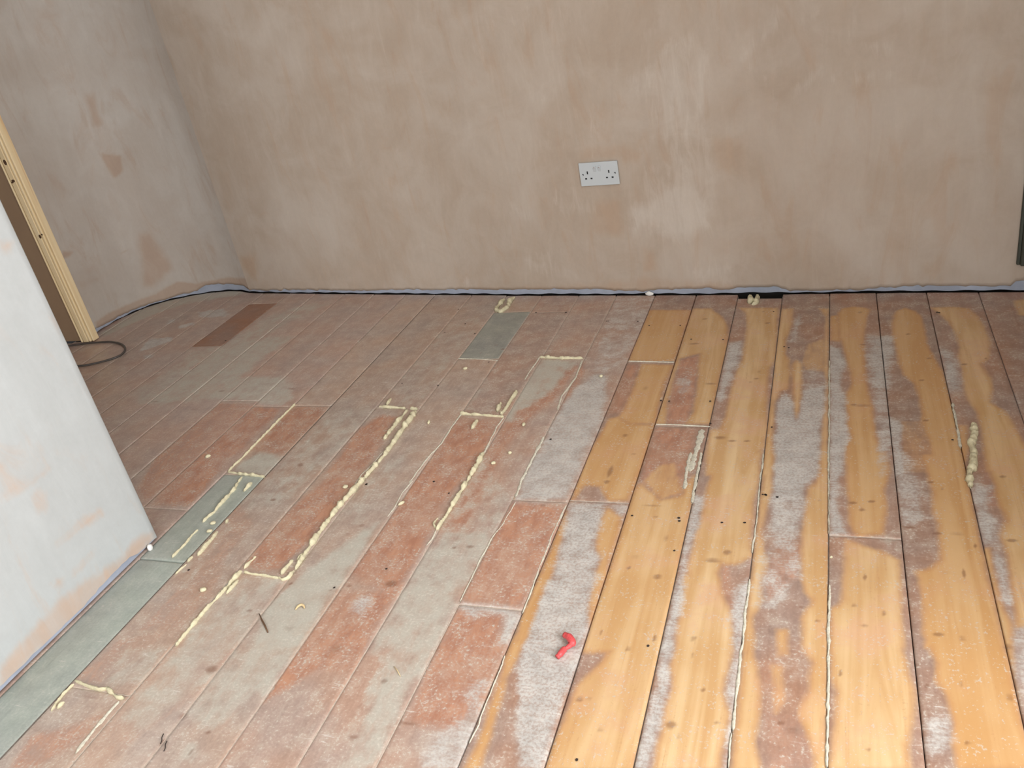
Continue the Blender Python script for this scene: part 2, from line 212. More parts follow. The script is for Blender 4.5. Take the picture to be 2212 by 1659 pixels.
FOAM = [
 (5,0,[-1747,2143,-1748,2030,-1744,1910,-1742,1814,-1743,1733]),
 (7,0,[-1743,1733,-1698,1726,-1644,1721,-1593,1715]),
 (8,0,[-1673,1711,-1667,1678,-1658,1649,-1657,1603,-1656,1561,-1651,1537,-1657,1517,-1657,1491]),
 (6,0,[-1650,1460,-1651,1434,-1646,1397,-1647,1373,-1646,1342]),
 (9,0,[-1620,1684,-1620,1640]),
 (10,0,[-1581,1458,-1577,1431,-1575,1397,-1572,1356]),
 (8,0,[-1587,1353,-1586,1329]),
 (5,0,[-1585,1322,-1587,1302,-1588,1281]),
 (8,0,[-1584,1510,-1580,1492]),
 (9,0,[-1398,1372,-1401,1347,-1403,1324]),
 (11,0,[-1403,1315,-1406,1286,-1406,1235,-1412,1186,-1412,1131,-1410,1058]),
 (9,0,[-1392,1283,-1392,1256,-1393,1233]),
 (8,0,[-1394,1313,-1366,1308,-1338,1307,-1313,1305,-1282,1302]),
 (10,0,[-1287,1306,-1269,1297,-1258,1307,-1257,1333]),
 (11,0,[-1282,1370,-1284,1343,-1285,1315]),
 (8,0,[-1267,1399,-1272,1371]),
 (12,0,[-1257,1335,-1267,1453,-1272,1581,-1262,1709,-1252,1852,-1257,1959,-1260,2103]),
 (9,0,[-1296,2108,-1295,2046,-1297,1980,-1296,1930]),
 (6,1,[-1267,1869,-1270,1794,-1280,1746,-1274,1683]),
 (7,0,[-1409,2128,-1374,2123,-1329,2121,-1305,2115]),
 (12,0,[-1288,2115,-1258,2110]),
 (9,0,[-1390,2183,-1387,2137]),
 (6,1,[-1256,2468,-1208,2463,-1161,2457,-1095,2447]),
 (7,0,[-1101,2089,-1065,2084,-1024,2080,-946,2070]),
 (9,0,[-1028,2052,-1029,1998]),
 (7,1,[-1097,2091,-1100,2011,-1096,1918,-1105,1863,-1110,1815,-1111,1764,-1111,1716]),
 (7,1,[-1105,1727,-1112,1677,-1105,1601,-1106,1563]),
 (7,1,[-947,2067,-951,2016,-948,1964,-944,1901,-940,1783]),
 (10,0,[-942,1876,-941,1737,-942,1652,-942,1576,-946,1520]),
 (6,1,[-946,1520,-944,1486,-948,1460]),
 (8,0,[-950,1527,-962,1543,-963,1557,-961,1570]),
 (9,0,[-955,2229,-958,2162,-958,2105,-963,2084]),
 (9,0,[-984,2155,-982,2101]),
 (9,0,[-1211,2998,-1220,2956,-1211,2893,-1226,2856,-1252,2875,-1258,2920,-1251,2982]),
 (11,1,[-788,1964,-789,1854,-788,1754,-781,1675]),
 (6,0,[-949,2465,-913,2460,-870,2453,-791,2451]),
 (5,1,[-949,2465,-953,2380,-955,2307]),
 (7,1,[-791,2442,-782,2320,-791,2251,-797,2199,-788,2114]),
 (20,1,[-343,2016,-343,1942,-346,1880,-349,1811]),
 (11,1,[-330,1903,-329,1821,-328,1745,-326,1682]),
 (14,1,[-358,1901,-357,1825,-352,1738]),
 (5,1,[-14,2414,-14,2207,-14,2022,-15,1830]),
 (4,1,[-14,1911,-14,1761,-14,1593]),
 (6,0,[-6,1513,-11,1513]),
 (7,1,[-11,1426,-12,1364,-13,1251]),
 (9,1,[-12,1347,-13,1232,-13,1122,-15,987]),
 (6,1,[-172,1904,-173,1775,-171,1657,-171,1571,-172,1510]),
 (9,1,[-170,1425,-172,1337,-170,1256,-170,1166,-170,1097,-168,1035]),
 (6,1,[-171,1030,-171,996,-169,959]),
 (8,1,[290,2164,290,2087,289,2014,286,1950]),
 (14,0,[328,2059,323,2004,310,1962,313,1926,299,1847]),
 (13,0,[312,1925,303,1880,291,1832,288,1785]),
 (9,0,[-284,2909,-274,2847]),
 (10,0,[-256,2906,-258,2845,-271,2840]),
 (10,0,[-1591,929,-1545,920,-1508,916,-1488,921,-1445,904,-1426,905]),
 (15,1,[-1434,896,-1438,869,-1438,840,-1436,804,-1432,764]),
 (7,0,[-1586,920,-1588,891,-1580,846]),
 (9,0,[-1567,873,-1569,854]),
 (5,1,[-773,1650,-778,1555,-789,1500,-789,1398,-787,1281]),
 (5,1,[-631,1143,-630,1081,-630,1017,-628,960,-630,928]),
 (6,1,[-637,1648,-640,1540,-637,1430,-633,1322,-634,1264]),
 (4,1,[-628,2429,-567,2423,-479,2415]),
 (4,1,[-475,2041,-415,2039,-321,2032]),
]
CRUMBS = [[-1197,2385],[-1185,2031],[-894,1820],[-1297,1681],[-868,2025],[-1465,1237],[-1874,1810],[-1619,1489],[-1606,1454],[-1090,1619],[-1718,1653],[-862,1873],[-698,2321]]
WALL_STAINS = [
 ("B","pale",0.55,[2188,890,2279,909,2295,850,2274,735,2260,655,2273,550,2274,326,2119,334,2161,494,2123,562,2090,672,2053,738,2016,795,2083,812]),
 ("B","pale",0.72,[1975,343,2034,363,2108,414,2155,429,2221,430,2263,351,2270,259,2182,216,2042,220,2024,269,1971,222]),
 ("B","pale",0.55,[2048,490,2097,482,2125,395,2085,361,2029,316,2035,409]),
 ("B","pale",0.5,[1690,415,1719,432,1826,421,1840,344,1728,335,1697,361]),
 ("B","pale",0.6,[1473,432,1513,390,1568,312,1555,302,1499,370]),
 ("B","pale",0.42,[1550,628,1532,487,1533,379,1501,380,1521,536]),
 ("B","pale",0.55,[2172,99,2353,114,2355,41,2191,49]),
 ("B","pale",0.75,[1221,91,1250,62,1286,34,1207,34]),
 ("B","pale",0.8,[1876,670,1882,612,1865,537,1895,602]),
 ("B","pale",0.8,[2276,871,2288,870,2270,735,2269,613,2278,507,2282,441,2265,442,2262,572,2259,696]),
 ("B","pale",0.7,[2396,803,2457,850,2516,894,2529,944,2510,947,2478,888,2396,819]),
 ("B","pale",0.6,[2580,904,2614,918,2636,918,2591,877,2580,875]),
 ("B","pale",0.55,[2700,841,2772,810,2842,797,2825,774,2736,811]),
 ("B","pale",0.6,[2553,699,2603,744,2645,758,2641,744,2595,695]),
 ("B","pale",0.6,[2660,764,2671,706,2659,707]),
 ("B","pale",0.5,[2737,717,2844,720,2838,698,2755,685]),
 ("B","pale",0.5,[2426,784,2472,740,2513,664,2505,656,2463,725]),
 ("B","pale",0.4,[1452,1077,1847,1024,1855,779,1799,565,1533,490,1505,859]),
 ("B","pale",0.5,[1523,158,1677,181,1671,76,1565,88]),
 ("B","pale",0.6,[2134,493,2148,448,2117,405,2112,450]),
 ("B","warm",0.6,[1844,373,1941,377,1952,272,1923,234,1803,258,1827,325]),
 ("B","warm",0.62,[1825,578,1966,576,2040,544,2036,509,1967,505,1960,523,1812,525]),
 ("B","warm",0.72,[2014,182,2051,171,2049,96,2005,97]),
 ("B","warm",0.6,[1207,34,1610,33,1927,57,2002,72,2355,37,2353,7,1199,0]),
 ("B","warm",0.55,[2295,566,2382,559,2376,432,2309,459]),
 ("B","warm",0.45,[2267,212,2323,201,2312,163,2267,155]),
 ("B","warm",0.4,[2395,796,2625,652,2777,395,2580,295,2369,306]),
 ("B","warm",0.4,[2718,813,2807,798,2826,752,2791,704,2737,748]),
 ("B","warm",0.7,[1,190,130,201,66,29,1,124]),
 ("B","warm",0.5,[72,584,117,581,77,420,29,421]),
 ("B","warm",0.6,[2050,292,2074,296,2076,272,2057,272]),
 ("B","warm",0.42,[247,169,1229,127,1202,9,67,10]),
 ("L","warm",0.7,[487,1001,531,1002,524,915,531,846,465,862,474,927]),
 ("L","warm",0.88,[452,757,546,721,529,648,474,621,459,702]),
 ("L","warm",0.5,[473,854,529,840,520,744,463,771]),
 ("L","warm",0.6,[444,1366,522,1331,475,1314,431,1333]),
 ("L","warm",0.9,[91,410,170,386,128,367,74,371]),
 ("L","warm",0.9,[220,332,250,320,224,313]),
 ("L","warm",0.85,[358,290,413,294,361,283]),
 ("L","warm",0.72,[480,356,553,359,552,323,584,144,458,83,408,100]),
 ("L","warm",0.97,[96,52,206,56,331,49,453,51,576,88,654,61,749,65,1025,79,1020,29,950,-4,727,5,662,-4,485,-4,321,-4,100,-11]),
 ("L","warm",0.5,[164,296,229,281,189,262]),
 ("L","warm",0.5,[92,245,270,217,119,222]),
 ("P","warm",0.75,[1079,384,1144,380,1220,373,1214,364,1140,373,1079,372]),
 ("P","warm",0.75,[1139,205,1233,206,1291,191,1291,176,1222,186,1140,193]),
 ("P","warm",0.7,[1129,112,1224,117,1217,104,1149,98]),
 ("P","warm",0.6,[1087,127,1120,116,1102,99]),
 ("P","warm",0.68,[1271,47,1364,49,1417,31,1391,3,1330,5,1204,7,1113,-7,998,-5,931,64,1115,68]),
 ("P","warm",0.68,[857,3,971,11,1127,18,1252,14,1195,65,1084,81,968,69,886,55]),
 ("P","warm",0.5,[1128,471,1158,452,1130,438,1109,437]),
 ("P","warm",0.45,[1156,338,1184,324,1164,288,1146,301]),
 ("P","warm",0.6,[1364,887,1394,870,1370,851,1351,864]),
 ("P","warm",0.45,[1118,453,1218,437,1217,385,1087,399]),
]
# ------------------------------------------------------------------ helpers
C = scene.collection
rng = np.random.default_rng(7)
random.seed(7)

def lin(r, g, b):
    f = lambda c: (c / 255 / 12.92) if c <= 10.3 else ((c / 255 + 0.055) / 1.055) ** 2.4
    return (f(r), f(g), f(b), 1.0)

def link(name, me, mat=None, parent=None):
    o = bpy.data.objects.new(name, me)
    C.objects.link(o)
    if mat is not None: me.materials.append(mat)
    if parent is not None: o.parent = parent
    return o

def tag(o, label=None, cat=None, group=None, kind=None):
    if label: o['label'] = label
    if cat: o['category'] = cat
    if group: o['group'] = group
    if kind: o['kind'] = kind
    return o

def empty(name, loc=(0, 0, 0), rz=0.0):
    o = bpy.data.objects.new(name, None)
    o.empty_display_size = 0.05
    o.location = loc
    o.rotation_euler = (0, 0, rz)
    C.objects.link(o)
    return o

def mesh_from(name, verts, faces, smooth=False):
    me = bpy.data.meshes.new(name)
    me.from_pydata([tuple(v) for v in verts], [], faces)
    me.update()
    if smooth:
        me.polygons.foreach_set('use_smooth', [True] * len(me.polygons))
    return me

def box_bm(bm, x0, x1, y0, y1, z0, z1, bevel=0.0, seg=1):
    r = bmesh.ops.create_cube(bm, size=1.0)
    vs_ = r['verts']
    for v in vs_:
        v.co = Vector(((x0 + x1) / 2 + v.co.x * (x1 - x0), (y0 + y1) / 2 + v.co.y * (y1 - y0), (z0 + z1) / 2 + v.co.z * (z1 - z0)))
    if bevel > 0:
        es = list({e for v in vs_ for e in v.link_edges})
        bmesh.ops.bevel(bm, geom=es, offset=bevel, segments=seg, affect='EDGES', profile=0.7)

def bm_mesh(name, bm, smooth=False):
    me = bpy.data.meshes.new(name)
    bmesh.ops.recalc_face_normals(bm, faces=bm.faces)
    bm.to_mesh(me); bm.free()
    if smooth: me.polygons.foreach_set('use_smooth', [True] * len(me.polygons))
    return me

def box(name, b, mat, parent=None, bevel=0.0, seg=1):
    bm = bmesh.new()
    box_bm(bm, *b, bevel=bevel, seg=seg)
    return link(name, bm_mesh(name, bm), mat, parent)

def grid_mesh(name, P, attrs=None, cols=None, smooth=True):
    """P: (nu, nv, 3) points; attrs: name -> (nu, nv) floats; cols: name -> (nu, nv, 4)"""
    nu, nv = P.shape[:2]
    idx = np.arange(nu * nv).reshape(nu, nv)
    q = np.stack([idx[:-1, :-1], idx[1:, :-1], idx[1:, 1:], idx[:-1, 1:]], -1).reshape(-1, 4)
    me = bpy.data.meshes.new(name)
    me.vertices.add(nu * nv)
    me.vertices.foreach_set('co', P.reshape(-1).astype(np.float32))
    me.loops.add(q.size)
    me.loops.foreach_set('vertex_index', q.reshape(-1).astype(np.int32))
    me.polygons.add(len(q))
    me.polygons.foreach_set('loop_start', (np.arange(len(q)) * 4).astype(np.int32))
    me.polygons.foreach_set('loop_total', np.full(len(q), 4, np.int32))
    me.update(calc_edges=True)
    for k, a in (attrs or {}).items():
        me.attributes.new(k, 'FLOAT', 'POINT').data.foreach_set('value', a.reshape(-1).astype(np.float32))
    for k, a in (cols or {}).items():
        me.attributes.new(k, 'FLOAT_COLOR', 'POINT').data.foreach_set('color', a.reshape(-1).astype(np.float32))
    if smooth: me.polygons.foreach_set('use_smooth', np.ones(len(q), bool))
    return me

def sdf(X, Y, poly):
    """signed distance to an outline, positive inside"""
    p = np.asarray(poly, float).reshape(-1, 2)
    d2 = np.full(X.shape, 1e18); ins = np.zeros(X.shape, bool)
    for i in range(len(p)):
        x0, y0 = p[i - 1]; x1, y1 = p[i]
        ex, ey = x1 - x0, y1 - y0
        L = ex * ex + ey * ey
        if L == 0: continue
        t = np.clip(((X - x0) * ex + (Y - y0) * ey) / L, 0, 1)
        d2 = np.minimum(d2, (X - x0 - t * ex) ** 2 + (Y - y0 - t * ey) ** 2)
        c = ((y0 > Y) != (y1 > Y))
        if ey != 0:
            ins ^= c & (X < x0 + (Y - y0) * ex / ey)
    d = np.sqrt(d2)
    return np.where(ins, d, -d)

def paint(field, X, Y, poly, strength, soft):
    p = np.asarray(poly, float).reshape(-1, 2)
    lo, hi = p.min(0) - soft, p.max(0) + soft
    msk = (X >= lo[0]) & (X <= hi[0]) & (Y >= lo[1]) & (Y <= hi[1])
    if not msk.any(): return
    v = np.minimum(sdf(X[msk], Y[msk], p) / soft, 2 * strength - 1)
    field[msk] = np.maximum(field[msk], v)

# ------------------------------------------------------------------ material helpers
class NT:
    def __init__(self, name):
        self.m = bpy.data.materials.new(name)
        self.m.use_nodes = True
        self.t = self.m.node_tree
        self.b = self.t.nodes['Principled BSDF']
    def n(self, kind, **kw):
        nd = self.t.nodes.new(kind)
        for k, v in kw.items():
            if k in ('operation', 'blend_type', 'data_type', 'attribute_name', 'noise_dimensions', 'feature', 'interpolation_type', 'vector_type', 'rotation_type', 'distance'):
                setattr(nd, k, v)
            else:
                self.set(nd.inputs[k.replace('_', ' ') if k.replace('_', ' ') in nd.inputs else int(k[1:])], v)
        return nd
    def set(self, sock, v):
        if isinstance(v, bpy.types.NodeSocket): self.t.links.new(v, sock)
        else: sock.default_value = v
    def math(self, op, a, b=None, clamp=False):
        nd = self.t.nodes.new('ShaderNodeMath'); nd.operation = op; nd.use_clamp = clamp
        self.set(nd.inputs[0], a)
        if b is not None: self.set(nd.inputs[1], b)
        return nd.outputs[0]
    def attr(self, name, out='Fac'):
        nd = self.t.nodes.new('ShaderNodeAttribute'); nd.attribute_name = name
        return nd.outputs[out]
    def mix(self, fac, a, b, mode='MIX'):
        nd = self.t.nodes.new('ShaderNodeMix'); nd.data_type = 'RGBA'; nd.blend_type = mode
        self.set(nd.inputs['Factor'], fac); self.set(nd.inputs[6], a); self.set(nd.inputs[7], b)
        return nd.outputs[2]
    def ramp(self, v, lo, hi, a=0.0, b=1.0, smooth=True):
        nd = self.t.nodes.new('ShaderNodeMapRange'); nd.interpolation_type = 'SMOOTHSTEP' if smooth else 'LINEAR'
        self.set(nd.inputs[0], v); self.set(nd.inputs[1], lo); self.set(nd.inputs[2], hi); self.set(nd.inputs[3], a); self.set(nd.inputs[4], b)
        return nd.outputs[0]
    def mapped(self, vec, scale=(1, 1, 1), rot=(0, 0, 0)):
        nd = self.t.nodes.new('ShaderNodeMapping'); nd.vector_type = 'POINT'
        self.set(nd.inputs['Vector'], vec); nd.inputs['Scale'].default_value = scale; nd.inputs['Rotation'].default_value = rot
        return nd.outputs[0]
    def noise(self, vec, scale, detail=3.0, rough=0.55, dist=0.0):
        nd = self.t.nodes.new('ShaderNodeTexNoise')
        self.set(nd.inputs['Vector'], vec); nd.inputs['Scale'].default_value = scale
        nd.inputs['Detail'].default_value = detail; nd.inputs['Roughness'].default_value = rough; nd.inputs['Distortion'].default_value = dist
        return nd.outputs[0]
    def bump(self, h, strength, dist):
        nd = self.t.nodes.new('ShaderNodeBump'); nd.inputs['Strength'].default_value = strength; nd.inputs['Distance'].default_value = dist
        self.set(nd.inputs['Height'], h); self.t.links.new(nd.outputs[0], self.b.inputs['Normal'])
    def pos(self):
        return self.t.nodes.new('ShaderNodeNewGeometry').outputs['Position']
    def done(self, col, rough):
        self.set(self.b.inputs['Base Color'], col); self.set(self.b.inputs['Roughness'], rough)
        return self.m

def plain(name, rgb, rough=0.6, var=0.0, scale=30, metallic=0.0, bump=0.0):
    t = NT(name)
    col = lin(*rgb)
    if var > 0:
        nz = t.noise(t.pos(), scale, 4, 0.6)
        f = t.ramp(nz, 0.3, 0.7)
        col = t.mix(f, tuple(c * (1 - var) for c in col[:3]) + (1,), tuple(min(1, c * (1 + var)) for c in col[:3]) + (1,))
        if bump: t.bump(nz, bump, 0.002)
    t.b.inputs['Metallic'].default_value = metallic
    return t.done(col, rough)

def mat_board():
    t = NT('worn_pine_board')
    info = t.t.nodes.new('ShaderNodeObjectInfo').outputs['Random']
    off = t.t.nodes.new('ShaderNodeCombineXYZ')
    t.set(off.inputs[0], t.math('MULTIPLY', info, 3.7)); t.set(off.inputs[1], t.math('MULTIPLY', info, 23.0))
    add = t.t.nodes.new('ShaderNodeVectorMath'); add.operation = 'ADD'
    P = t.pos()
    t.set(add.inputs[0], P); t.set(add.inputs[1], off.outputs[0])
    V = add.outputs[0]
    grain = t.noise(t.mapped(V, (95, 3.0, 1)), 1.0, 4, 0.6, 0.6)
    broad = t.noise(t.mapped(V, (22, 1.6, 1)), 1.0, 3, 0.5, 1.0)
    edge = t.noise(t.mapped(V, (42, 15, 1)), 1.0, 5, 0.62, 0.3)
    mid = t.noise(P, 22.0, 5, 0.62)
    big = t.noise(P, 6.0, 3, 0.5)
    fine = t.noise(P, 160.0, 3, 0.6)
    scr = t.noise(t.mapped(P, (22, 190, 1), (0, 0, 0.62)), 1.0, 4, 0.6, 0.8)
    scr2 = t.noise(t.mapped(P, (18, 170, 1), (0, 0, -0.35)), 1.0, 4, 0.6, 0.8)
    base = t.attr('base', 'Color'); speck = t.attr('base', 'Alpha')
    c = lambda v, a: t.math('MULTIPLY', t.math('SUBTRACT', v, 0.5), a)
    # varnish left on the wood
    shade = t.math('ADD', 1.0, t.math('ADD', c(mid, 0.6), t.math('ADD', c(grain, 0.3), t.math('ADD', c(big, 0.3), c(fine, 0.35)))))
    hsv = t.t.nodes.new('ShaderNodeHueSaturation')
    t.set(hsv.inputs['Color'], base); t.set(hsv.inputs['Value'], shade)
    t.set(hsv.inputs['Saturation'], t.ramp(big, 0.3, 0.7, 0.85, 1.2))
    col = hsv.outputs[0]
    veil = t.ramp(t.math('ADD', t.math('MULTIPLY', mid, 0.5), t.math('ADD', t.math('MULTIPLY', edge, 0.3), t.math('MULTIPLY', fine, 0.25))), 0.47, 0.64)
    col = t.mix(t.math('MULTIPLY', t.math('MULTIPLY', veil, speck), 0.36), col, lin(188, 181, 168))
    # red varnish patches
    fr = t.ramp(t.math('ADD', t.attr('m_red'), t.math('ADD', c(mid, 1.0), c(edge, 0.9))), -0.35, 0.45)
    redc = t.mix(t.ramp(edge, 0.35, 0.65), lin(168, 116, 92), lin(190, 140, 112))
    col = t.mix(t.math('MULTIPLY', fr, t.ramp(t.math('ADD', t.math('ADD', t.math('MULTIPLY', mid, 0.45), t.math('MULTIPLY', big, 0.55)), c(fine, 0.6)), 0.38, 0.62, 0.92, 0.3)), col, redc)
    # plaster dust
    fd = t.ramp(t.math('ADD', t.attr('m_dust'), c(t.math('ADD', t.math('MULTIPLY', mid, 0.6), t.math('MULTIPLY', edge, 0.4)), 3.4)), -0.45, 0.9)
    dustc = t.mix(fine, lin(172, 168, 156), lin(196, 192, 180))
    col = t.mix(t.math('MULTIPLY', fd, 0.9), col, dustc)
    # bare sanded wood
    vb = t.math('ADD', t.attr('m_bare'), t.math('ADD', c(edge, 0.55), c(mid, 0.45)))
    fb = t.ramp(vb, -0.30, 0.30)
    wood = t.mix(t.ramp(t.math('ADD', broad, c(big, 0.5)), 0.3, 0.72), lin(196, 156, 108), lin(217, 187, 144))
    wood = t.mix(t.ramp(grain, 0.52, 0.8, 0, 0.4), wood, lin(190, 144, 94))
    wood = t.mix(t.ramp(t.math('ADD', big, c(mid, 0.5)), 0.5, 0.72, 0, 0.55), wood, lin(204, 158, 128))
    wood = t.mix(t.ramp(t.math('ADD', fine, c(grain, 0.6)), 0.60, 0.74, 0, 0.35), wood, lin(176, 132, 92))
    wood = t.mix(t.ramp(info, 0.1, 0.9, 0, 0.45), wood, lin(190, 140, 84))
    rim = t.math('MULTIPLY', t.ramp(vb, -0.3, 0.1), t.ramp(vb, 0.6, 0.1))
    wood = t.mix(t.math('MULTIPLY', rim, 0.4), wood, lin(180, 128, 84))
    col = t.mix(fb, col, wood)
    # chalky white residue, broken up by sanding scratches
    vw = t.math('ADD', t.attr('m_white'), t.math('ADD', c(mid, 1.5), c(scr, 0.8)))
    fw = t.math('MULTIPLY', t.ramp(vw, -0.35, 0.45), t.ramp(t.math('ADD', fine, c(scr2, 0.6)), 0.34, 0.60, 0.55, 1.0))
    whitec = t.mix(t.math('ADD', t.math('MULTIPLY', fine, 0.6), t.math('ADD', 0.2, c(mid, 1.4))), lin(160, 156, 151), lin(212, 211, 207))
    col = t.mix(t.math('MULTIPLY', fw, 0.92), col, whitec)
    # splashes of plaster and sanding scratches
    sp = t.math('MULTIPLY', t.ramp(t.math('ADD', fine, c(mid, 0.5)), 0.60, 0.68), speck)
    col = t.mix(t.math('MULTIPLY', sp, 0.75), col, lin(198, 190, 178))
    notbare = t.math('SUBTRACT', 1.0, fb)
    sc = t.math('MULTIPLY', t.math('MAXIMUM', t.ramp(scr, 0.62, 0.70), t.math('MULTIPLY', t.ramp(scr2, 0.66, 0.73), 0.8)), t.math('MULTIPLY', notbare, t.ramp(mid, 0.4, 0.6)))
    col = t.mix(t.math('MULTIPLY', sc, 0.62), col, lin(214, 207, 200))
    # knots and burn marks
    dk = t.ramp(t.math('ADD', t.attr('m_dark'), c(edge, 0.35)), 0.15, 0.75)
    col = t.mix(t.math('MULTIPLY', dk, 0.55), col, lin(112, 68, 44))
    rough = t.math('ADD', 0.36, t.math('ADD', t.math('MULTIPLY', fd, 0.25), t.math('ADD', t.math('MULTIPLY', fw, 0.15), c(mid, 0.2))))
    t.bump(t.math('ADD', t.math('MULTIPLY', grain, 0.5), t.math('ADD', t.math('MULTIPLY', fine, 0.4), t.math('MULTIPLY', fw, 0.3))), 0.25, 0.0015)
    t.b.inputs['Specular IOR Level'].default_value = 0.5
    return t.done(col, rough)

def mat_plaster(name, pale, mid_, warm, rough=0.6, wk=0.62):
    t = NT(name)
    P = t.pos()
    big = t.noise(P, 1.7, 4, 0.55, 0.8)
    m1 = t.noise(P, 5.0, 5, 0.6, 1.2)
    stretch = t.noise(t.mapped(P, (9, 9, 2.5), (0.3, 0.2, 0)), 1.0, 5, 0.62, 1.5)
    streak = t.noise(t.mapped(P, (30, 30, 6), (0.4, -0.5, 0.2)), 1.0, 5, 0.65, 1.0)
    fine = t.noise(P, 70.0, 3, 0.6)
    c = lambda v, a: t.math('MULTIPLY', t.math('SUBTRACT', v, 0.5), a)
    f = t.ramp(t.math('ADD', t.math('MULTIPLY', big, 0.6), t.math('MULTIPLY', m1, 0.4)), 0.36, 0.64)
    col = t.mix(f, lin(*mid_), tuple(0.5 * a + 0.5 * b for a, b in zip(lin(*mid_), lin(*pale))))
    col = t.mix(t.ramp(stretch, 0.50, 0.76, 0, 0.28), col, lin(*pale))
    col = t.mix(t.ramp(stretch, 0.48, 0.28, 0, 0.35), col, lin(*warm))
    fw = t.ramp(t.math('ADD', t.attr('warm'), c(stretch, 1.4)), -0.25, 0.55)
    col = t.mix(t.math('MULTIPLY', fw, wk), col, lin(*warm))
    fp = t.ramp(t.math('ADD', t.attr('pale'), t.math('ADD', c(streak, 1.6), c(m1, 0.6))), -0.2, 0.7)
    col = t.mix(t.math('MULTIPLY', fp, 0.75), col, lin(*pale))
    hsv = t.t.nodes.new('ShaderNodeHueSaturation')
    t.set(hsv.inputs['Color'], col); t.set(hsv.inputs['Value'], t.math('ADD', 1.0, t.math('ADD', c(fine, 0.08), c(streak, 0.12))))
    t.bump(t.math('ADD', t.math('MULTIPLY', stretch, 1.0), t.math('MULTIPLY', streak, 0.35)), 0.12, 0.006)
    t.b.inputs['Specular IOR Level'].default_value = 0.25
    return t.done(hsv.outputs[0], rough)

def mat_pine():
    t = NT('raw_pine')
    P = t.pos()
    g = t.noise(t.mapped(P, (70, 70, 1.5)), 1.0, 4, 0.6, 0.6)
    b = t.noise(t.mapped(P, (34, 34, 1.1)), 1.0, 2, 0.5, 0.4)
    col = t.mix(t.ramp(g, 0.3, 0.7), lin(240, 220, 180), lin(234, 208, 162))
    col = t.mix(t.ramp(b, 0.60, 0.68, 0, 0.5), col, lin(214, 168, 118))
    return t.done(col, 0.55)

M_BOARD = mat_board()
M_BACK = mat_plaster('damp_pink_plaster', (200, 191, 181), (177, 161, 145), (178, 150, 125))
M_LEFT = mat_plaster('drying_grey_plaster', (202, 198, 192), (184, 174, 164), (172, 144, 122))
M_PART = mat_plaster('dry_white_plaster', (190, 195, 196), (178, 182, 182), (190, 165, 146), 0.6, 0.85)
M_ROOM = plain('room_plaster', (206, 198, 188), 0.8, 0.06, 3)
M_CEIL = plain('ceiling_plaster', (234, 230, 224), 0.8, 0.03, 3)
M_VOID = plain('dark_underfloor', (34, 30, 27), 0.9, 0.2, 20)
M_DUST = plain('joint_dust', (190, 174, 160), 0.9, 0.16, 90)
M_DARKDUST = plain('joint_dirt', (110, 100, 92), 0.9, 0.25, 60)
M_FOAM = plain('cream_foam', (208, 200, 168), 0.75, 0.10, 120, bump=0.4)
M_FOAMCUT = plain('sanded_filler', (200, 195, 178), 0.85, 0.16, 140, bump=0.5)
M_BLUE = plain('grey_blue_board', (158, 165, 180), 0.7, 0.10, 14)
M_PINE = mat_pine()
M_BROWN = plain('brown_door', (150, 124, 98), 0.6, 0.05, 6)
M_KNOT = plain('pine_knot', (84, 58, 36), 0.6, 0.2, 200)
M_WHITE = plain('white_plastic', (196, 203, 207), 0.3)
M_SLOT_SHADE = plain('dark_slot_and_shade', (18, 22, 26), 0.6)
M_CABLE = plain('black_cable', (74, 68, 64), 0.45)
M_RED = plain('red_plastic', (206, 78, 80), 0.45, 0.15, 300)
M_GREEN = plain('dark_green_board', (58, 62, 54), 0.5, 0.15, 20)
M_SPLINT = plain('brown_splinter', (96, 70, 48), 0.7)
M_STRAW = plain('straw_splinter', (206, 182, 140), 0.7)
M_CHIP = plain('white_plaster_chip', (232, 232, 228), 0.8)
M_FRAME = plain('white_window_frame', (228, 230, 230), 0.4)
M_HOLE = plain('nail_hole', (52, 42, 38), 0.7)

# ------------------------------------------------------------------ the floor: boards on a dark void
JX = [-4.00, -3.84, -3.68, -3.52, -3.36, -3.20, -3.04, -2.88, -2.72, -2.56, -2.40, -2.245, -2.078, -1.914, -1.749, -1.597, -1.420, -1.256,
      -1.100, -0.941, -0.787, -0.634, -0.478, -0.325, -0.171, -0.014, 0.134, 0.288, 0.440, 0.595, 0.750, 0.905]
SHIFT = 4                                    # board columns in the tables below are counted from x = -3.36
HEAD = {13: [2.462, 2.854], 12: [1.311, 2.120], 10: [1.328, 1.722, 2.134], 9: [1.543, 2.127], 8: [2.164], 14: [2.081, 2.842], 15: [2.456],
        16: [1.274, 1.662], 17: [1.671, 2.426], 18: [2.034], 21: [1.588], 11: [0.914], 5: [2.618, 3.054]}
BACKP = [(-2.655, 3.205), (-2.593, 3.194), (-1.94, 3.112), (-1.247, 3.028), (-.486, 2.954), (-.003, 2.918), (.287, 2.897), (.95, 2.832)]
LEFTP = [(-3.235, 2.70), (-3.25, 2.85), (-3.242, 2.98), (-3.195, 3.08), (-3.11, 3.155), (-3.02, 3.20), (-2.9, 3.235), (-2.8, 3.242), (-2.72, 3.23), (-2.655, 3.205)]
WX = np.array([-4.1, -3.30, -3.25, -3.195, -3.11, -3.02, -2.9, -2.8, -2.72] + [p[0] for p in BACKP] + [1.3])
WY = np.array([2.69, 2.69, 2.95, 3.08, 3.155, 3.20, 3.235, 3.242, 3.23] + [p[1] for p in BACKP] + [2.80])

def wall_y(x): return np.interp(x, WX, WY)

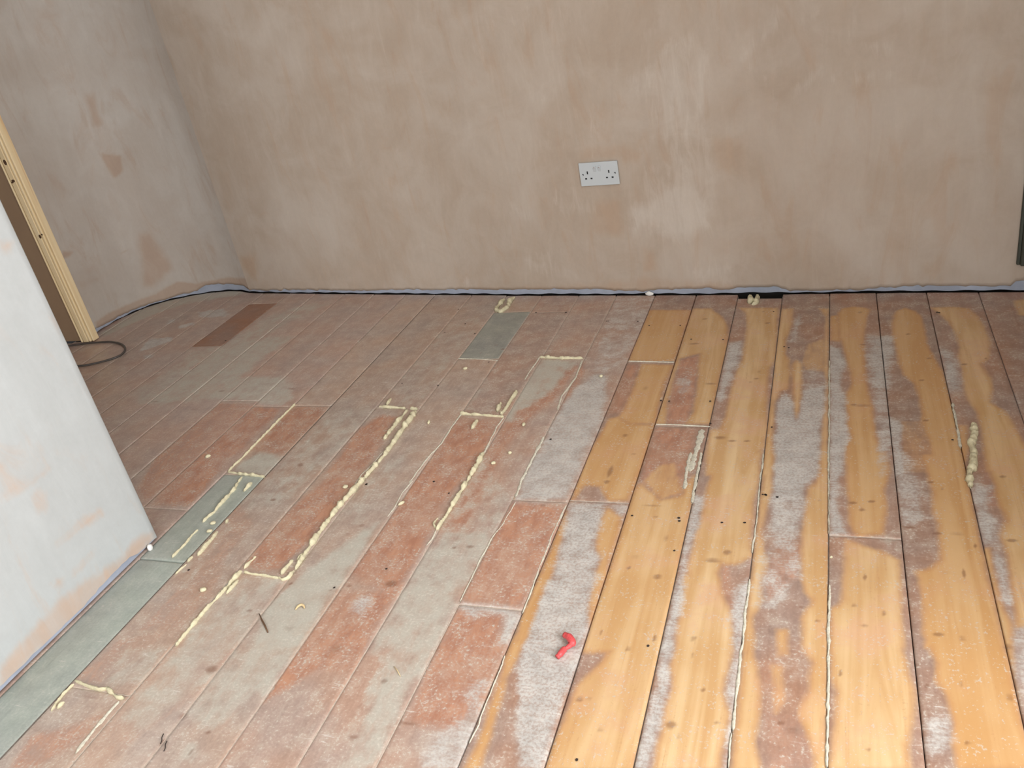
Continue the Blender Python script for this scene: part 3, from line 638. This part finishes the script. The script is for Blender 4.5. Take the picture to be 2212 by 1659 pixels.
BASE = {}
def base_col(c, y0, y1):
    """own colour of one board and how splashed with plaster it is"""
    ym = 0.5 * (y0 + y1)
    if c == 10 and ym < 1.72: rgb, s = (158, 164, 156), 0.2
    elif c == 13 and 2.46 <= y0 + 0.01 and y1 < 2.9: rgb, s = (150, 152, 144), 0.3
    elif c == 5 and 2.6 < y0 and y1 < 3.1: rgb, s = (150, 112, 92), 0.1
    elif c >= 17: rgb, s = (160, 130, 114), 0.8
    elif c >= 14: rgb, s = (174, 148, 134), 1.0
    elif c >= 10: rgb, s = (176, 154, 140), 0.9
    else: rgb, s = (176, 152, 140), 0.8
    k = 1 + rng.uniform(-0.05, 0.05)
    b = lin(*rgb)
    return (b[0] * k, b[1] * k, b[2] * k, s)

floor = box('floor', (-4.05, 1.40, -3.05, 3.40, -0.12, -0.045), M_VOID)
tag(floor, 'old pine floorboards, part sanded bare and part red varnish under dust', 'floor', kind='structure')

def make_board(c, x0, x1, y0, y1, first_gap, last_gap):
    gx = 0.0011
    if c in (17, 18): gx = 0.0016
    xl, xr = x0 + gx, x1 - gx
    yl, yr = y0 + first_gap, y1 - last_gap
    if yr - yl < 0.02: return
    xs = np.concatenate([[xl, xl + 0.002], np.linspace(xl + 0.008, xr - 0.008, max(4, int((xr - xl) / 0.0065))), [xr - 0.002, xr]])
    if yl < 0.62:
        ys = np.concatenate([np.arange(yl, min(0.62, yr), 0.12), np.linspace(min(0.62, yr), yr, max(2, int((yr - 0.62) / 0.0085)))])
    else:
        ys = np.linspace(yl, yr, max(3, int((yr - yl) / 0.0085)))
    ys = np.unique(ys)
    ys = np.concatenate([[ys[0], ys[0] + 0.002], ys[1:-1], [ys[-1] - 0.002, ys[-1]]])
    X, Y = np.meshgrid(xs, ys, indexing='ij')
    # back ends follow the wall
    if abs(last_gap - 0.005) < 1e-6 or last_gap > 0.03:
        lim = wall_y(xs) - last_gap
        k = np.clip((Y - (yr - 0.30)) / 0.30, 0, 1)
        Y = Y + k * (lim[:, None] - yr)
    u = (X - (xl + xr) / 2) / ((xr - xl) / 2)
    lift = rng.uniform(-0.0007, 0.0006); cup = rng.uniform(-0.0006, 0.0010)
    Z = lift - cup * u * u + np.zeros_like(X)
    Z[0, :] -= 0.0016; Z[-1, :] -= 0.0016; Z[:, 0] -= 0.0012; Z[:, -1] -= 0.0012
    F = {k: np.full(X.shape, -1.0) for k in ('m_bare', 'm_red', 'm_white', 'm_dust')}
    F['m_dark'] = np.zeros(X.shape)
    Xm, Ym = X * 1000, Y * 1000
    for layer, cols, st, poly in STAINS:
        if c in cols: paint(F['m_' + layer], Xm, Ym, poly, st, 26.0 if layer == 'bare' else (24.0 if st >= 0.8 and layer != 'red' else 40.0))
    for x, y, rx, ry, st in DARK:
        if xl * 1000 - 40 < x < xr * 1000 + 40 and yl * 1000 - 60 < y < yr * 1000 + 60:
            r2 = ((Xm - x) / rx) ** 2 + ((Ym - y) / max(ry, 5)) ** 2
            F['m_dark'] = np.maximum(F['m_dark'], st * np.exp(-0.9 * r2))
    col = np.zeros(X.shape + (4,)); col[:] = base_col(c, y0, y1)
    nu, nv = X.shape
    # skirt down the four sides so each board has its thickness
    P = np.stack([X, Y, Z], -1)
    def ring(a): return np.concatenate([a[:1], a, a[-1:]], 0)
    def ring2(a): a = ring(a); return np.concatenate([a[:, :1], a, a[:, -1:]], 1)
    P = ring2(P); P[0, :, 2] = P[-1, :, 2] = -0.022; P[:, 0, 2] = P[:, -1, 2] = -0.022
    me = grid_mesh('floorboard', P, {k: ring2(v) for k, v in F.items()}, {'base': ring2(col)}, smooth=False)
    link('floorboard', me, M_BOARD, floor)

for i in range(len(JX) - 1):
    c = i - SHIFT
    x0, x1 = JX[i], JX[i + 1]
    far = float(wall_y((x0 + x1) / 2))
    near = -2.98
    cuts = sorted(HEAD.get(c, []))
    if c in (24, 25, 26): cuts = cuts + [1.1]
    ends = [near] + cuts + [far]
    for k in range(len(ends) - 1):
        fg = 0.0 if k == 0 else (0.0035 if ends[k] == 1.328 else 0.0014)
        lg = 0.005 if k == len(ends) - 2 else 0.0014
        if c == 19 and k == len(ends) - 2: lg = 0.042
        make_board(c, x0, x1, ends[k], ends[k + 1], fg, lg)

def strip(name, x0, x1, y0, y1, z0, z1, mat):
    return box(name, (x0, x1, y0, y1, z0, z1), mat, floor)

# dust and dirt packed into the joints
for i in range(1, len(JX) - 1):
    c = i - SHIFT
    x = JX[i]; g = 0.0016
    far = float(wall_y(x)) - 0.02
    if c == 10: strip('joint_filler', x - g, x + g, 0.0, far, -0.016, -0.008, M_VOID)
    elif c <= 16: strip('joint_filler', x - g, x + g, 0.0, far, -0.012, -0.0012, M_DUST if c not in (10, 11) else M_DARKDUST)
    elif c in (19, 20, 21, 24, 25): strip('joint_filler', x - g, x + g, 0.0, far, -0.014, -0.004, M_DARKDUST)
for c, cuts in HEAD.items():
    for y in cuts:
        if (c, y) in ((10, 1.328),): continue
        strip('joint_filler', JX[c + SHIFT] + 0.002, JX[c + SHIFT + 1] - 0.002, y - 0.0016, y + 0.0016, -0.012, -0.0012, M_DUST)

# nail holes, all as one scatter of tiny hollows
bm = bmesh.new()
for x, y in NAILS:
    r = 0.0027 + 0.0009 * random.random()
    rr = bmesh.ops.create_circle(bm, cap_ends=True, segments=9, radius=r)
    for v in rr['verts']:
        v.co = Vector((x / 1000 + v.co.x * (0.8 + 0.5 * random.random()), y / 1000 + v.co.y * (0.9 + 0.4 * random.random()), 0.0011))
nh = link('nail_holes', bm_mesh('nail_holes', bm), M_HOLE, floor)
nh['kind'] = 'stuff'

# ------------------------------------------------------------------ squeezed-out foam along the joints
PXMM = lambda y: 0.66 + 0.42 * max(0.0, y - 0.9)      # how many millimetres one unit of drawn width is at depth y

def bead(pts, w, flat):
    P = np.asarray(pts, float).reshape(-1, 2) / 1000
    seg = np.hypot(*(np.diff(P, axis=0).T)); s = np.concatenate([[0], np.cumsum(seg)])
    n = max(4, int(s[-1] / 0.0045))
    t = np.linspace(0, s[-1], n)
    x = np.interp(t, s, P[:, 0]); y = np.interp(t, s, P[:, 1])
    x += np.convolve(rng.normal(0, 0.0012, n + 4), np.ones(5) / 5, 'valid')
    dx, dy = np.gradient(x), np.gradient(y); L = np.hypot(dx, dy) + 1e-9
    nx, ny = -dy / L, dx / L
    lump = np.convolve(rng.normal(0, 1, n + 2), np.ones(3) / 3, 'valid')
    slow = np.convolve(rng.normal(0, 1, n + 8), np.ones(9) / 9, 'valid')
    verts, faces = [], []
    K = 9
    for i in range(n):
        r = (0.36 if flat else 0.50) * w * PXMM(y[i]) / 1000 * (1 + (0.42 if not flat else 0.36) * lump[i] + 0.35 * slow[i])
        r = max(r, 0.0012)
        e = min(1.0, (min(i, n - 1 - i) + 0.35) / 1.6); r *= e
        hgt = r * (1.5 if not flat else 0.0) + (0.0012 if not flat else 0.0016)
        for k in range(K):
            a = math.pi * k / (K - 1)
            j = 1 + rng.normal(0, 0.07)
            verts.append((x[i] + nx[i] * r * math.cos(a) * j, y[i] + ny[i] * r * math.cos(a) * j, -0.0022 + (hgt + 0.0022) * math.sin(a) ** 0.75 * j))
    for i in range(n - 1):
        for k in range(K - 1):
            a = i * K + k
            faces.append((a, a + K, a + K + 1, a + 1))
        faces.append((i * K, i * K + K - 1, (i + 1) * K + K - 1, (i + 1) * K))
    faces.append(tuple(range(K))[::-1]); faces.append(tuple(range((n - 1) * K, n * K)))
    return mesh_from('foam_bead', verts, faces, True)

for w, flat, pts in FOAM:
    o = link('foam_bead', bead(pts, w, flat), M_FOAMCUT if flat else M_FOAM, floor)

# ------------------------------------------------------------------ walls
def wall_sheet(name, path, key, mat, z0fun, top=2.42, thick=0.12, du=0.014):
    p = np.asarray(path, float)
    seg = np.hypot(*(np.diff(p, axis=0).T)); s = np.concatenate([[0], np.cumsum(seg)])
    S = np.linspace(0, s[-1], int(s[-1] / du))
    if len(p) > 8 and key == 'L':
        for _ in range(1): pass
    x = np.interp(S, s, p[:, 0]); y = np.interp(S, s, p[:, 1])
    if key == 'L':
        k = np.ones(9) / 9
        xs = np.convolve(np.pad(x, 4, 'edge'), k, 'valid'); ys = np.convolve(np.pad(y, 4, 'edge'), k, 'valid')
        x[2:-2] = xs[2:-2]; y[2:-2] = ys[2:-2]
    v = np.concatenate([np.linspace(0, 1.5, int(1.5 / du)), np.linspace(1.56, top, 14)])
    zb = np.array([z0fun(a) for a in S])
    Zg = v[None, :] * (1 - zb[:, None] / top) + zb[:, None]
    X = np.repeat(x[:, None], len(v), 1); Y = np.repeat(y[:, None], len(v), 1)
    Sg = np.repeat(S[:, None], len(v), 1) * 1000
    A = {'pale': np.full(X.shape, -1.0), 'warm': np.full(X.shape, -1.0)}
    for w, layer, st, poly in WALL_STAINS:
        if w == key: paint(A[layer], Sg, Zg * 1000, poly, st, 22.0 if st >= 0.85 else 65.0)
    # the skin turns back at its bottom edge, the body closes behind it
    P = np.stack([X, Y, Zg], -1)
    dx, dy = np.gradient(x), np.gradient(y); L = np.hypot(dx, dy)
    nx, ny = -dy / L, dx / L
    if key == 'L': pass
    b0 = P[:, :1].copy(); b0[:, 0, 0] += nx * 0.009; b0[:, 0, 1] += ny * 0.009
    b1 = P[:, -1:].copy(); b1[:, 0, 0] += nx * thick; b1[:, 0, 1] += ny * thick
    P = np.concatenate([b0, P, b1], 1)
    for k in A: A[k] = np.concatenate([A[k][:, :1], A[k], A[k][:, -1:]], 1)
    return link(name, grid_mesh(name, P, A), mat), (x, y, nx, ny, S)

PROF = np.array([(-200, 14), (3, 10), (347, 14), (721, 12), (796, 17), (1155, 21), (1462, 22), (1821, 21), (1878, 15), (1952, 14), (2007, 10), (2034, 17), (2184, 22), (2252, 24), (2286, 10), (2336, 21), (2418, 24), (2511, 19), (2522, 7),
                 (2743, 8), (2817, 14), (2966, 21), (3095, 17), (3201, 17), (3208, 35), (3700, 35)], float) / 1000
jit = np.convolve(rng.normal(0, 0.0035, 900), np.ones(3) / 3, 'same')
def back_edge(s): return max(0.007, 0.002 + float(np.interp(s, PROF[:, 0], PROF[:, 1])) + jit[int(s * 200) % 900])
LP = np.array([(0, 26), (0.2, 12), (0.4, 10), (0.52, 9), (0.56, 18), (0.62, 14), (0.66, 20), (0.70, 40), (0.80, 38), (0.955, 30), (0.975, 12), (1.2, 10)], float); LP[:, 1] /= 1000
def left_edge(s): return max(0.006, float(np.interp(s, LP[:, 0], LP[:, 1])) + jit[int(s * 250 + 300) % 900] * 0.7)
wall_back, WB = wall_sheet('wall_back', BACKP, 'B', M_BACK, back_edge)
tag(wall_back, 'pinkish freshly plastered back wall with pale trowel streaks around the socket', 'wall', kind='structure')
wall_left, WL = wall_sheet('wall_left', LEFTP, 'L', M_LEFT, left_edge)
tag(wall_left, 'drying grey plaster wall curving round the far corner', 'wall', kind='structure')

def base_strip(name, W, off, z0, z1, mat, label):
    x, y, nx, ny, S = W
    xo, yo = x + nx * off, y + ny * off
    xb, yb = x + nx * (off + 0.02), y + ny * (off + 0.02)
    n = len(x); verts = []; faces = []
    for i in range(n):
        b = z0 + 0.0015 * math.sin(i * 0.9) + 0.001 * math.sin(i * 0.23)
        verts += [(xo[i], yo[i], b), (xo[i], yo[i], z1), (xb[i], yb[i], z1), (xb[i], yb[i], b)]
    for i in range(n - 1):
        for k in range(4):
            a, b = i * 4 + k, i * 4 + (k + 1) % 4
            faces.append((a, a + 4, b + 4, b))
    faces += [(0, 1, 2, 3), tuple((n - 1) * 4 + k for k in (3, 2, 1, 0))]
    o = link(name, mesh_from(name, verts, faces), mat)
    tag(o, label, 'plasterboard edge', kind='structure')
    return o
base_strip('trim_1', WB, 0.0015, 0.0035, 0.06, M_BLUE, 'blue grey strip of bare plasterboard showing below the back wall plaster')
base_strip('trim_2', WL, 0.0015, 0.004, 0.075, M_BLUE, 'blue grey strip of bare board under the curved corner plaster')

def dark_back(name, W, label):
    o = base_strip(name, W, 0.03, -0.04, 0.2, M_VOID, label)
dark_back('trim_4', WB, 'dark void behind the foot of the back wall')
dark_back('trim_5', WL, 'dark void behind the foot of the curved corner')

# the short partition on the left, dry and almost white
ys = np.concatenate([np.linspace(-2.98, 0.5, 24), np.linspace(0.515, 1.408, 62)])
zs = np.concatenate([np.linspace(0.013, 1.3, 88), np.linspace(1.35, 2.42, 16)])
Yg, Zg = np.meshgrid(ys, zs, indexing='ij')
Zg[:, 0] += np.interp(ys, [-2.98, 0.6, 0.9, 1.15, 1.22, 1.30, 1.34, 1.40], [0, 0, .004, .002, .010, .012, 0, -.004]) + rng.normal(0, 0.0012, len(ys))
A = {'pale': np.full(Yg.shape, -1.0), 'warm': np.full(Yg.shape, -1.0)}
for w, layer, st, poly in WALL_STAINS:
    if w == 'P': paint(A[layer], Yg * 1000, Zg * 1000, poly, st, 40.0)
Xg = np.full(Yg.shape, -1.749)
P = np.stack([Xg, Yg, Zg], -1)
e1 = P[-1:].copy(); e1[:, :, 0] -= 0.004; e1[:, :, 1] += 0.005
e2 = e1.copy(); e2[:, :, 0] = -1.865
e3 = e2.copy(); e3[:, :, 1] = -2.98
P = np.concatenate([P, e1, e2, e3, P[:1]], 0)
for k in A: A[k] = np.concatenate([A[k], A[k][-1:], A[k][-1:], A[k][-1:], A[k][:1]], 0)
wall_partition = link('wall_partition', grid_mesh('wall_partition', P, A, smooth=False), M_PART)
tag(wall_partition, 'pale dry plaster partition end standing close on the left', 'wall', kind='structure')
t3 = box('trim_3', (-1.862, -1.753, -2.98, 1.402, 0.006, 0.06), M_BLUE)
tag(t3, 'grey blue board edge below the plaster of the pale partition', 'plasterboard edge', kind='structure')

# rest of the room: right wall with window and added shading block, front wall with added fill windows, ceiling
def window(name, ax, c0, c1, z0, z1, at, label):
    w = empty(name, ((at, (c0 + c1) / 2, z0) if ax == 'x' else ((c0 + c1) / 2, at, z0)))
    tag(w, label, 'window', kind='structure')
    def bx(nm, a0, a1, b0, b1, d=0.03):
        if ax == 'x': o = box(nm, (-d, d, a0 - (c0 + c1) / 2, a1 - (c0 + c1) / 2, b0 - z0, b1 - z0), M_FRAME, w, 0.004)
        else: o = box(nm, (a0 - (c0 + c1) / 2, a1 - (c0 + c1) / 2, -d, d, b0 - z0, b1 - z0), M_FRAME, w, 0.004)
    bx('frame_side', c0, c0 + 0.05, z0, z1); bx('frame_side', c1 - 0.05, c1, z0, z1)
    bx('frame_rail', c0 + 0.05, c1 - 0.05, z0, z0 + 0.05); bx('frame_rail', c0 + 0.05, c1 - 0.05, z1 - 0.05, z1)
    bx('mullion', (c0 + c1) / 2 - 0.02, (c0 + c1) / 2 + 0.02, z0 + 0.05, z1 - 0.05, 0.02)
    bx('window_sill', c0 - 0.05, c1 + 0.05, z0 - 0.03, z0, 0.09)

def wall_boxes(name, boxes, mat, label):
    bm = bmesh.new()
    for b in boxes: box_bm(bm, *b)
    o = link(name, bm_mesh(name, bm), mat)
    tag(o, label, 'wall', kind='structure')
WR = (1.30, 1.42)
wall_boxes('wall_right', [(WR[0], WR[1], -3.12, -1.10, 0.0, 2.42), (WR[0], WR[1], 1.00, 3.0, 0.0, 2.42), (WR[0], WR[1], -1.10, 1.00, 0.0, 0.65), (WR[0], WR[1], -1.10, 1.00, 2.25, 2.42),
                          (0.68, 1.30, 1.05, 2.35, 0.0, 2.42)], M_ROOM, 'right side wall with window and an added block shading the right end, outside the picture')
wall_boxes('wall_front', [(-4.1, -3.60, -3.12, -3.0, 0.0, 2.42), (-2.30, -0.65, -3.12, -3.0, 0.0, 2.42), (-3.60, -2.30, -3.12, -3.0, 0.0, 0.75), (-3.60, -2.30, -3.12, -3.0, 2.25, 2.42), (1.25, 1.30, -3.12, -3.0, 0.0, 2.42), (-0.65, 1.25, -3.12, -3.0, 0.0, 0.65), (-0.65, 1.25, -3.12, -3.0, 2.25, 2.42)], M_ROOM, 'front wall behind the camera with two added fill window openings')
wall_boxes('wall_hall', [(-4.12, -4.0, -3.0, 2.9, 0.0, 2.42)], M_ROOM, 'far side wall of the space behind the partition')
window('window_1', 'x', -1.10, 1.00, 0.65, 2.25, 1.36, 'white framed window in the right side wall')
window('fill_window_2', 'y', -0.65, 1.25, 0.65, 2.25, -3.06, 'white framed window added in the unseen front wall for the fill lamp')
window('fill_window_3', 'y', -3.60, -2.30, 0.75, 2.25, -3.06, 'white framed window added unseen behind the partition for the far left fill lamp')
ceil = box('ceiling', (-4.12, 1.42, -3.12, 3.5, 2.42, 2.50), M_CEIL)
tag(ceil, 'plain plastered ceiling above the room', 'ceiling', kind='structure')

# ------------------------------------------------------------------ doorway at the far left
door = empty('door_1', (-3.205, 2.70, 0.0))
tag(door, 'raw knotty pine door casing with brown door beside the far left wall', 'door', kind='structure')
def dbox(nm, b, mat, bev=0.0015):
    ox, oy = 3.205, -2.70
    return box(nm, (b[0] + ox, b[1] + ox, b[2] + oy, b[3] + oy, b[4], b[5]), mat, door, bev)
H = 2.05
dbox('casing', (-3.2290, -3.2030, 2.687, 2.735, 0.002, H), M_PINE)
dbox('casing_moulding', (-3.2020, -3.1885, 2.690, 2.735, 0.002, H), M_PINE, 0.003)
dbox('casing_moulding', (-3.1875, -3.1755, 2.696, 2.732, 0.002, H), M_PINE, 0.003)
dbox('door_stop', (-3.2420, -3.2345, 2.685, 2.765, 0.002, H), M_PINE)
dbox('groove_shade', (-3.2345, -3.2290, 2.698, 2.765, 0.002, H), plain('casing_shadow_gap', (120, 92, 60), 0.7))  # shade of the groove beside the casing, painted as a dark brown strip
dbox('door_leaf', (-3.99, -3.2425, 2.693, 2.735, 0.006, H), M_BROWN)
dbox('casing_head', (-3.99, -3.175, 2.687, 2.735, H, H + 0.07), M_PINE)
def knot(x, z, rx, rz):
    bm = bmesh.new()
    r = bmesh.ops.create_circle(bm, cap_ends=True, segments=12, radius=1.0)
    for v in r['verts']: v.co = Vector((x + 3.205 + v.co.x * rx, 2.6866 - 2.70, z + v.co.y * rz))
    link('knot', bm_mesh('knot', bm), M_KNOT, door)
knot(-3.213, 0.836, 0.008, 0.012)
knot(-3.214, 0.758, 0.010, 0.006); knot(-3.222, 0.752, 0.006, 0.004)
knot(-3.205, 0.512, 0.007, 0.009); knot(-3.190, 0.520, 0.005, 0.004)

# ------------------------------------------------------------------ double socket on the back wall
SX, SZ = -0.7905, 0.478
i = int(np.argmin(abs(WB[0] - SX)))
tx, ty = np.gradient(WB[0])[i], np.gradient(WB[1])[i]
rz = math.atan2(ty, tx)
sock = empty('double_socket', (SX, float(np.interp(SX, WB[0], WB[1])), SZ), rz)
tag(sock, 'white double wall socket with two rocker switches on the pink plaster wall', 'socket')
D0 = -0.0105
def sbox(nm, x0, x1, z0, z1, y0, y1, mat, bev=0.0, seg=1):
    return box(nm, (x0, x1, y0, y1, z0, z1), mat, sock, bev, seg)
sbox('face_plate', -0.0735, 0.0735, -0.0425, 0.0425, D0, -0.0035, M_WHITE, 0.0022, 3)
sbox('shadow_lip', -0.0700, 0.0700, -0.0390, 0.0390, -0.0036, 0.001, M_SLOT_SHADE)  # dark inset standing in for the contact shadow round the plate
for sx in (-0.0135, 0.0045):
    bm = bmesh.new()
    w, z0, z1 = 0.0052, 0.0075, 0.0290
    pr = [(z0, D0 + 0.0003), (z0 + 0.003, D0 - 0.0006), (z1 - 0.004, D0 - 0.0056), (z1, D0 - 0.0048), (z1, D0 + 0.001), (z0, D0 + 0.001)]
    a = [bm.verts.new((sx - w, y, z)) for z, y in pr]; b = [bm.verts.new((sx + w, y, z)) for z, y in pr]
    bm.faces.new(a); bm.faces.new(b[::-1])
    for k in range(len(pr)): bm.faces.new((a[k - 1], a[k], b[k], b[k - 1]))
    bmesh.ops.bevel(bm, geom=list(bm.edges), offset=0.0005, segments=1, affect='EDGES')
    link('rocker_switch', bm_mesh('rocker_switch', bm), M_WHITE, sock)
    sbox('red_mark', sx - 0.0022, sx + 0.0022, 0.0243, 0.0262, D0 - 0.0060, D0 - 0.0046, plain('switch_mark', (150, 130, 130), 0.5))
for x, z, w, h in [(-0.0430, 0.0065, 0.0042, 0.0094), (-0.0508, -0.0152, 0.0064, 0.0044), (-0.0300, -0.0150, 0.0064, 0.0044),
                   (0.0385, 0.0065, 0.0042, 0.0094), (0.0290, -0.0152, 0.0064, 0.0044), (0.0503, -0.0152, 0.0064, 0.0044)]:
    w, h = w * 1.12, h * 1.12
    sbox('pin_slot', x - w / 2, x + w / 2, z - h / 2, z + h / 2, D0 - 0.0003, D0 + 0.002, M_SLOT_SHADE, 0.0)
for x in (-0.0612, 0.0605):
    bm = bmesh.new()
    bmesh.ops.create_cone(bm, cap_ends=True, segments=14, radius1=0.0034, radius2=0.0034, depth=0.002,
                          matrix=Matrix.Translation((x, D0 + 0.0007, -0.0005)) @ Matrix.Rotation(math.pi / 2, 4, 'X'))
    link('screw_hole', bm_mesh('screw_hole', bm), M_SLOT_SHADE, sock)
    bm = bmesh.new()
    bmesh.ops.create_cone(bm, cap_ends=True, segments=12, radius1=0.0022, radius2=0.0016, depth=0.0012,
                          matrix=Matrix.Translation((x - 0.0006, D0 - 0.0006, -0.0015)) @ Matrix.Rotation(math.pi / 2, 4, 'X'))
    link('screw_head', bm_mesh('screw_head', bm), M_WHITE, sock)

# ------------------------------------------------------------------ loose things
def tube(name, pts, r, mat, K=8, closed_ends=True, taper=None):
    P = [Vector(p) for p in pts]; verts = []; faces = []
    n = len(P)
    for i in range(n):
        t = (P[min(i + 1, n - 1)] - P[max(i - 1, 0)]).normalized()
        u = t.cross(Vector((0, 0, 1)))
        u = u.normalized() if u.length > 1e-4 else Vector((1, 0, 0))
        v = u.cross(t)
        rr = r * (taper(i / (n - 1)) if taper else 1)
        for k in range(K):
            a = 2 * math.pi * k / K
            verts.append(P[i] + u * rr * math.cos(a) + v * rr * math.sin(a))
    for i in range(n - 1):
        for k in range(K):
            faces.append((i * K + k, i * K + (k + 1) % K, (i + 1) * K + (k + 1) % K, (i + 1) * K + k))
    faces.append(tuple(range(K))[::-1]); faces.append(tuple(range((n - 1) * K, n * K)))
    me = mesh_from(name, verts, faces, True)
    me.materials.append(mat)
    return me

def spline(ctrl, n):
    c = [Vector(p) for p in ctrl]; out = []
    c = [c[0] * 2 - c[1]] + c + [c[-1] * 2 - c[-2]]
    for i in range(1, len(c) - 2):
        for k in range(n):
            t = k / n
            out.append(0.5 * ((2 * c[i]) + (c[i + 1] - c[i - 1]) * t + (2 * c[i - 1] - 5 * c[i] + 4 * c[i + 1] - c[i + 2]) * t * t + (3 * c[i] - c[i - 1] - 3 * c[i + 1] + c[i + 2]) * t ** 3))
    out.append(c[-2]); return out

CR_ = 0.0046
cab = [(-3.60, 2.60), (-3.42, 2.618), (-3.285, 2.648), (-3.20, 2.666), (-3.118, 2.676), (-3.056, 2.676), (-2.991, 2.658), (-2.939, 2.630), (-2.901, 2.594), (-2.884, 2.565), (-2.879, 2.537), (-2.895, 2.509), (-2.924, 2.485),
       (-2.963, 2.463), (-3.004, 2.448), (-3.089, 2.440), (-3.20, 2.445), (-3.33, 2.47), (-3.45, 2.52)]
cable = link('cable', tube('cable', spline([(x, y, CR_ + 0.0012) for x, y in cab], 6), CR_, M_CABLE))
tag(cable, 'loop of thin black cable lying on the floor by the pine door casing', 'cable')

def blob(name, x, y, rx, ry, rz, mat, seed, label, cat, group=None, ang=0.0, z=None):
    bm = bmesh.new()
    bmesh.ops.create_icosphere(bm, subdivisions=2, radius=1.0)
    rd = random.Random(seed)
    for v in bm.verts:
        k = 1 + rd.uniform(-0.16, 0.16)
        v.co = Vector((v.co.x * rx * k, v.co.y * ry * k, max(v.co.z, -0.7) * rz * k))
    o = link(name, bm_mesh(name, bm, True), mat)
    o.location = (x, y, (rz * 0.62 + 0.0006) if z is None else z); o.rotation_euler = (0, 0, ang)
    tag(o, label, cat, group)
    return o
G = 'foam crumbs on the boards'
for k, (x, y, rx, ry, ang, lab) in enumerate([
        (-1.197, 2.385, .008, .006, .3, 'foam crumb just below the foam-edged end of the grey board near the back wall'),
        (-1.185, 2.031, .004, .010, .1, 'thin upright foam crumb right of the top corner of the longest foam bead'),
        (-0.894, 1.820, .007, .005, .6, 'small foam crumb on dusty board left of the round bare orange patch'),
        (-1.297, 1.681, .008, .007, .2, 'round foam crumb beside the middle of the longest foam bead'),
        (-0.868, 2.025, .005, .009, .2, 'oval foam crumb just below the small grey filler patch on the dusty yellow board'),
        (-1.465, 1.237, .009, .007, .4, 'foam crumb with a short tail left of the thick straight bead'),
        (-1.874, 1.810, .009, .007, .7, 'pale lump on reddish board left of the beaded joint'),
        (-1.619, 1.489, .009, .007, .2, 'upper of two foam crumbs on the grey board by the partition'),
        (-1.606, 1.454, .009, .006, .2, 'lower of two foam crumbs on the grey board by the partition'),
        (-1.090, 1.619, .011, .004, .9, 'slim foam crumb lying right beside a thin joint bead in mid floor'),
        (-0.862, 1.873, .006, .004, .1, 'tiny foam crumb on the dusty board above the sanded filler joint'),
        (-0.698, 2.321, .006, .005, .1, 'tiny white crumb on the grey worn board left of the sanded boards')]):
    blob('foam_crumb', x, y, rx, ry, 0.005, M_FOAM, k, lab, 'foam crumb', G, ang)

# red scrap of plastic: a bent upper lobe and a lower barrel
red = link('red_plug', tube('red_plug', spline([(-0.520, 1.206, 0.010), (-0.507, 1.198, 0.0125), (-0.4985, 1.186, 0.0105), (-0.505, 1.178, 0.0075), (-0.5125, 1.170, 0.0065), (-0.516, 1.158, 0.0072), (-0.5205, 1.148, 0.0068)], 5),
           0.0068, M_RED, 10, taper=lambda t: (0.95, 1.15, 1.2, .75, .62, .95, .95, .8)[min(7, int(t * 7.99))]))
tag(red, 'small bent red plastic wall plug lying on the grey worn board', 'wall plug')

sp = link('wood_splinter', tube('wood_splinter', [(-1.261, 1.181, .0022), (-1.243, 1.164, .003), (-1.224, 1.148, .003), (-1.203, 1.129, .002)], 0.0024, M_SPLINT, 6, taper=lambda t: 0.35 + 1.3 * t * (1.25 - t)))
tag(sp, 'thin dark brown wood splinter on the dusty boards', 'splinter')
st = link('wood_splinter', tube('wood_splinter', [(-0.857, 1.079, .0018), (-0.844, 1.069, .0028), (-0.831, 1.056, .0016)], 0.0013, M_STRAW, 6, taper=lambda t: 0.4 + 2 * t * (1 - t)))
tag(st, 'short pale straw splinter on the reddish boards near the bottom', 'splinter')
cu = [(-1.1745, 1.204, .003), (-1.172, 1.213, .005), (-1.166, 1.218, .006), (-1.159, 1.217, .005), (-1.154, 1.211, .0035)]
cl = link('wood_shaving', tube('wood_shaving', spline(cu, 4), 0.0032, M_STRAW, 6, taper=lambda t: 0.5 + 2 * t * (1 - t)))
tag(cl, 'curled pale wood shaving on the grey board above the splinter', 'wood shaving')
for k, (x, y, lab) in enumerate([(-1.267, 0.829, 'upper of two dark hair curls on the boards near the bottom'), (-1.247, 0.815, 'lower of two dark hair curls on the boards near the bottom')]):
    hc = [(x, y + .010, .002), (x + .003, y + .002, .003), (x + .008, y - .005, .0025), (x + .010, y - .012, .002)]
    h = link('hair_curl', tube('hair_curl', spline(hc, 4), 0.0010, M_HOLE, 5))
    tag(h, lab, 'hair', 'dark curls on the boards')

chip = blob('plaster_chip', -1.738, 1.366, 0.006, 0.009, 0.011, M_CHIP, 31, 'white plaster chip at the foot of the pale partition corner', 'plaster chip', ang=0.3)
fl_ = blob('plaster_flake', -0.655, 2.962, 0.016, 0.005, 0.010, M_CHIP, 33, 'white plaster flake at the foot of the back wall below the socket', 'plaster flake', ang=-0.1)

# dark green board fixed low on the back wall at the right
i = int(np.argmin(abs(WB[0] - 0.62)))
gb = empty('wall_board', (0.60, float(np.interp(0.60, WB[0], WB[1])), 0.094), math.atan2(np.gradient(WB[1])[i], np.gradient(WB[0])[i]))
tag(gb, 'dark green board fixed to the back wall above the floor at the right edge', 'board')
box('panel', (-0.052, 0.26, -0.022, 0.0, 0.0, 0.62), M_GREEN, gb, 0.003)
box('edge_strip', (-0.062, -0.052, -0.016, 0.0, 0.002, 0.62), M_GREEN, gb, 0.002)
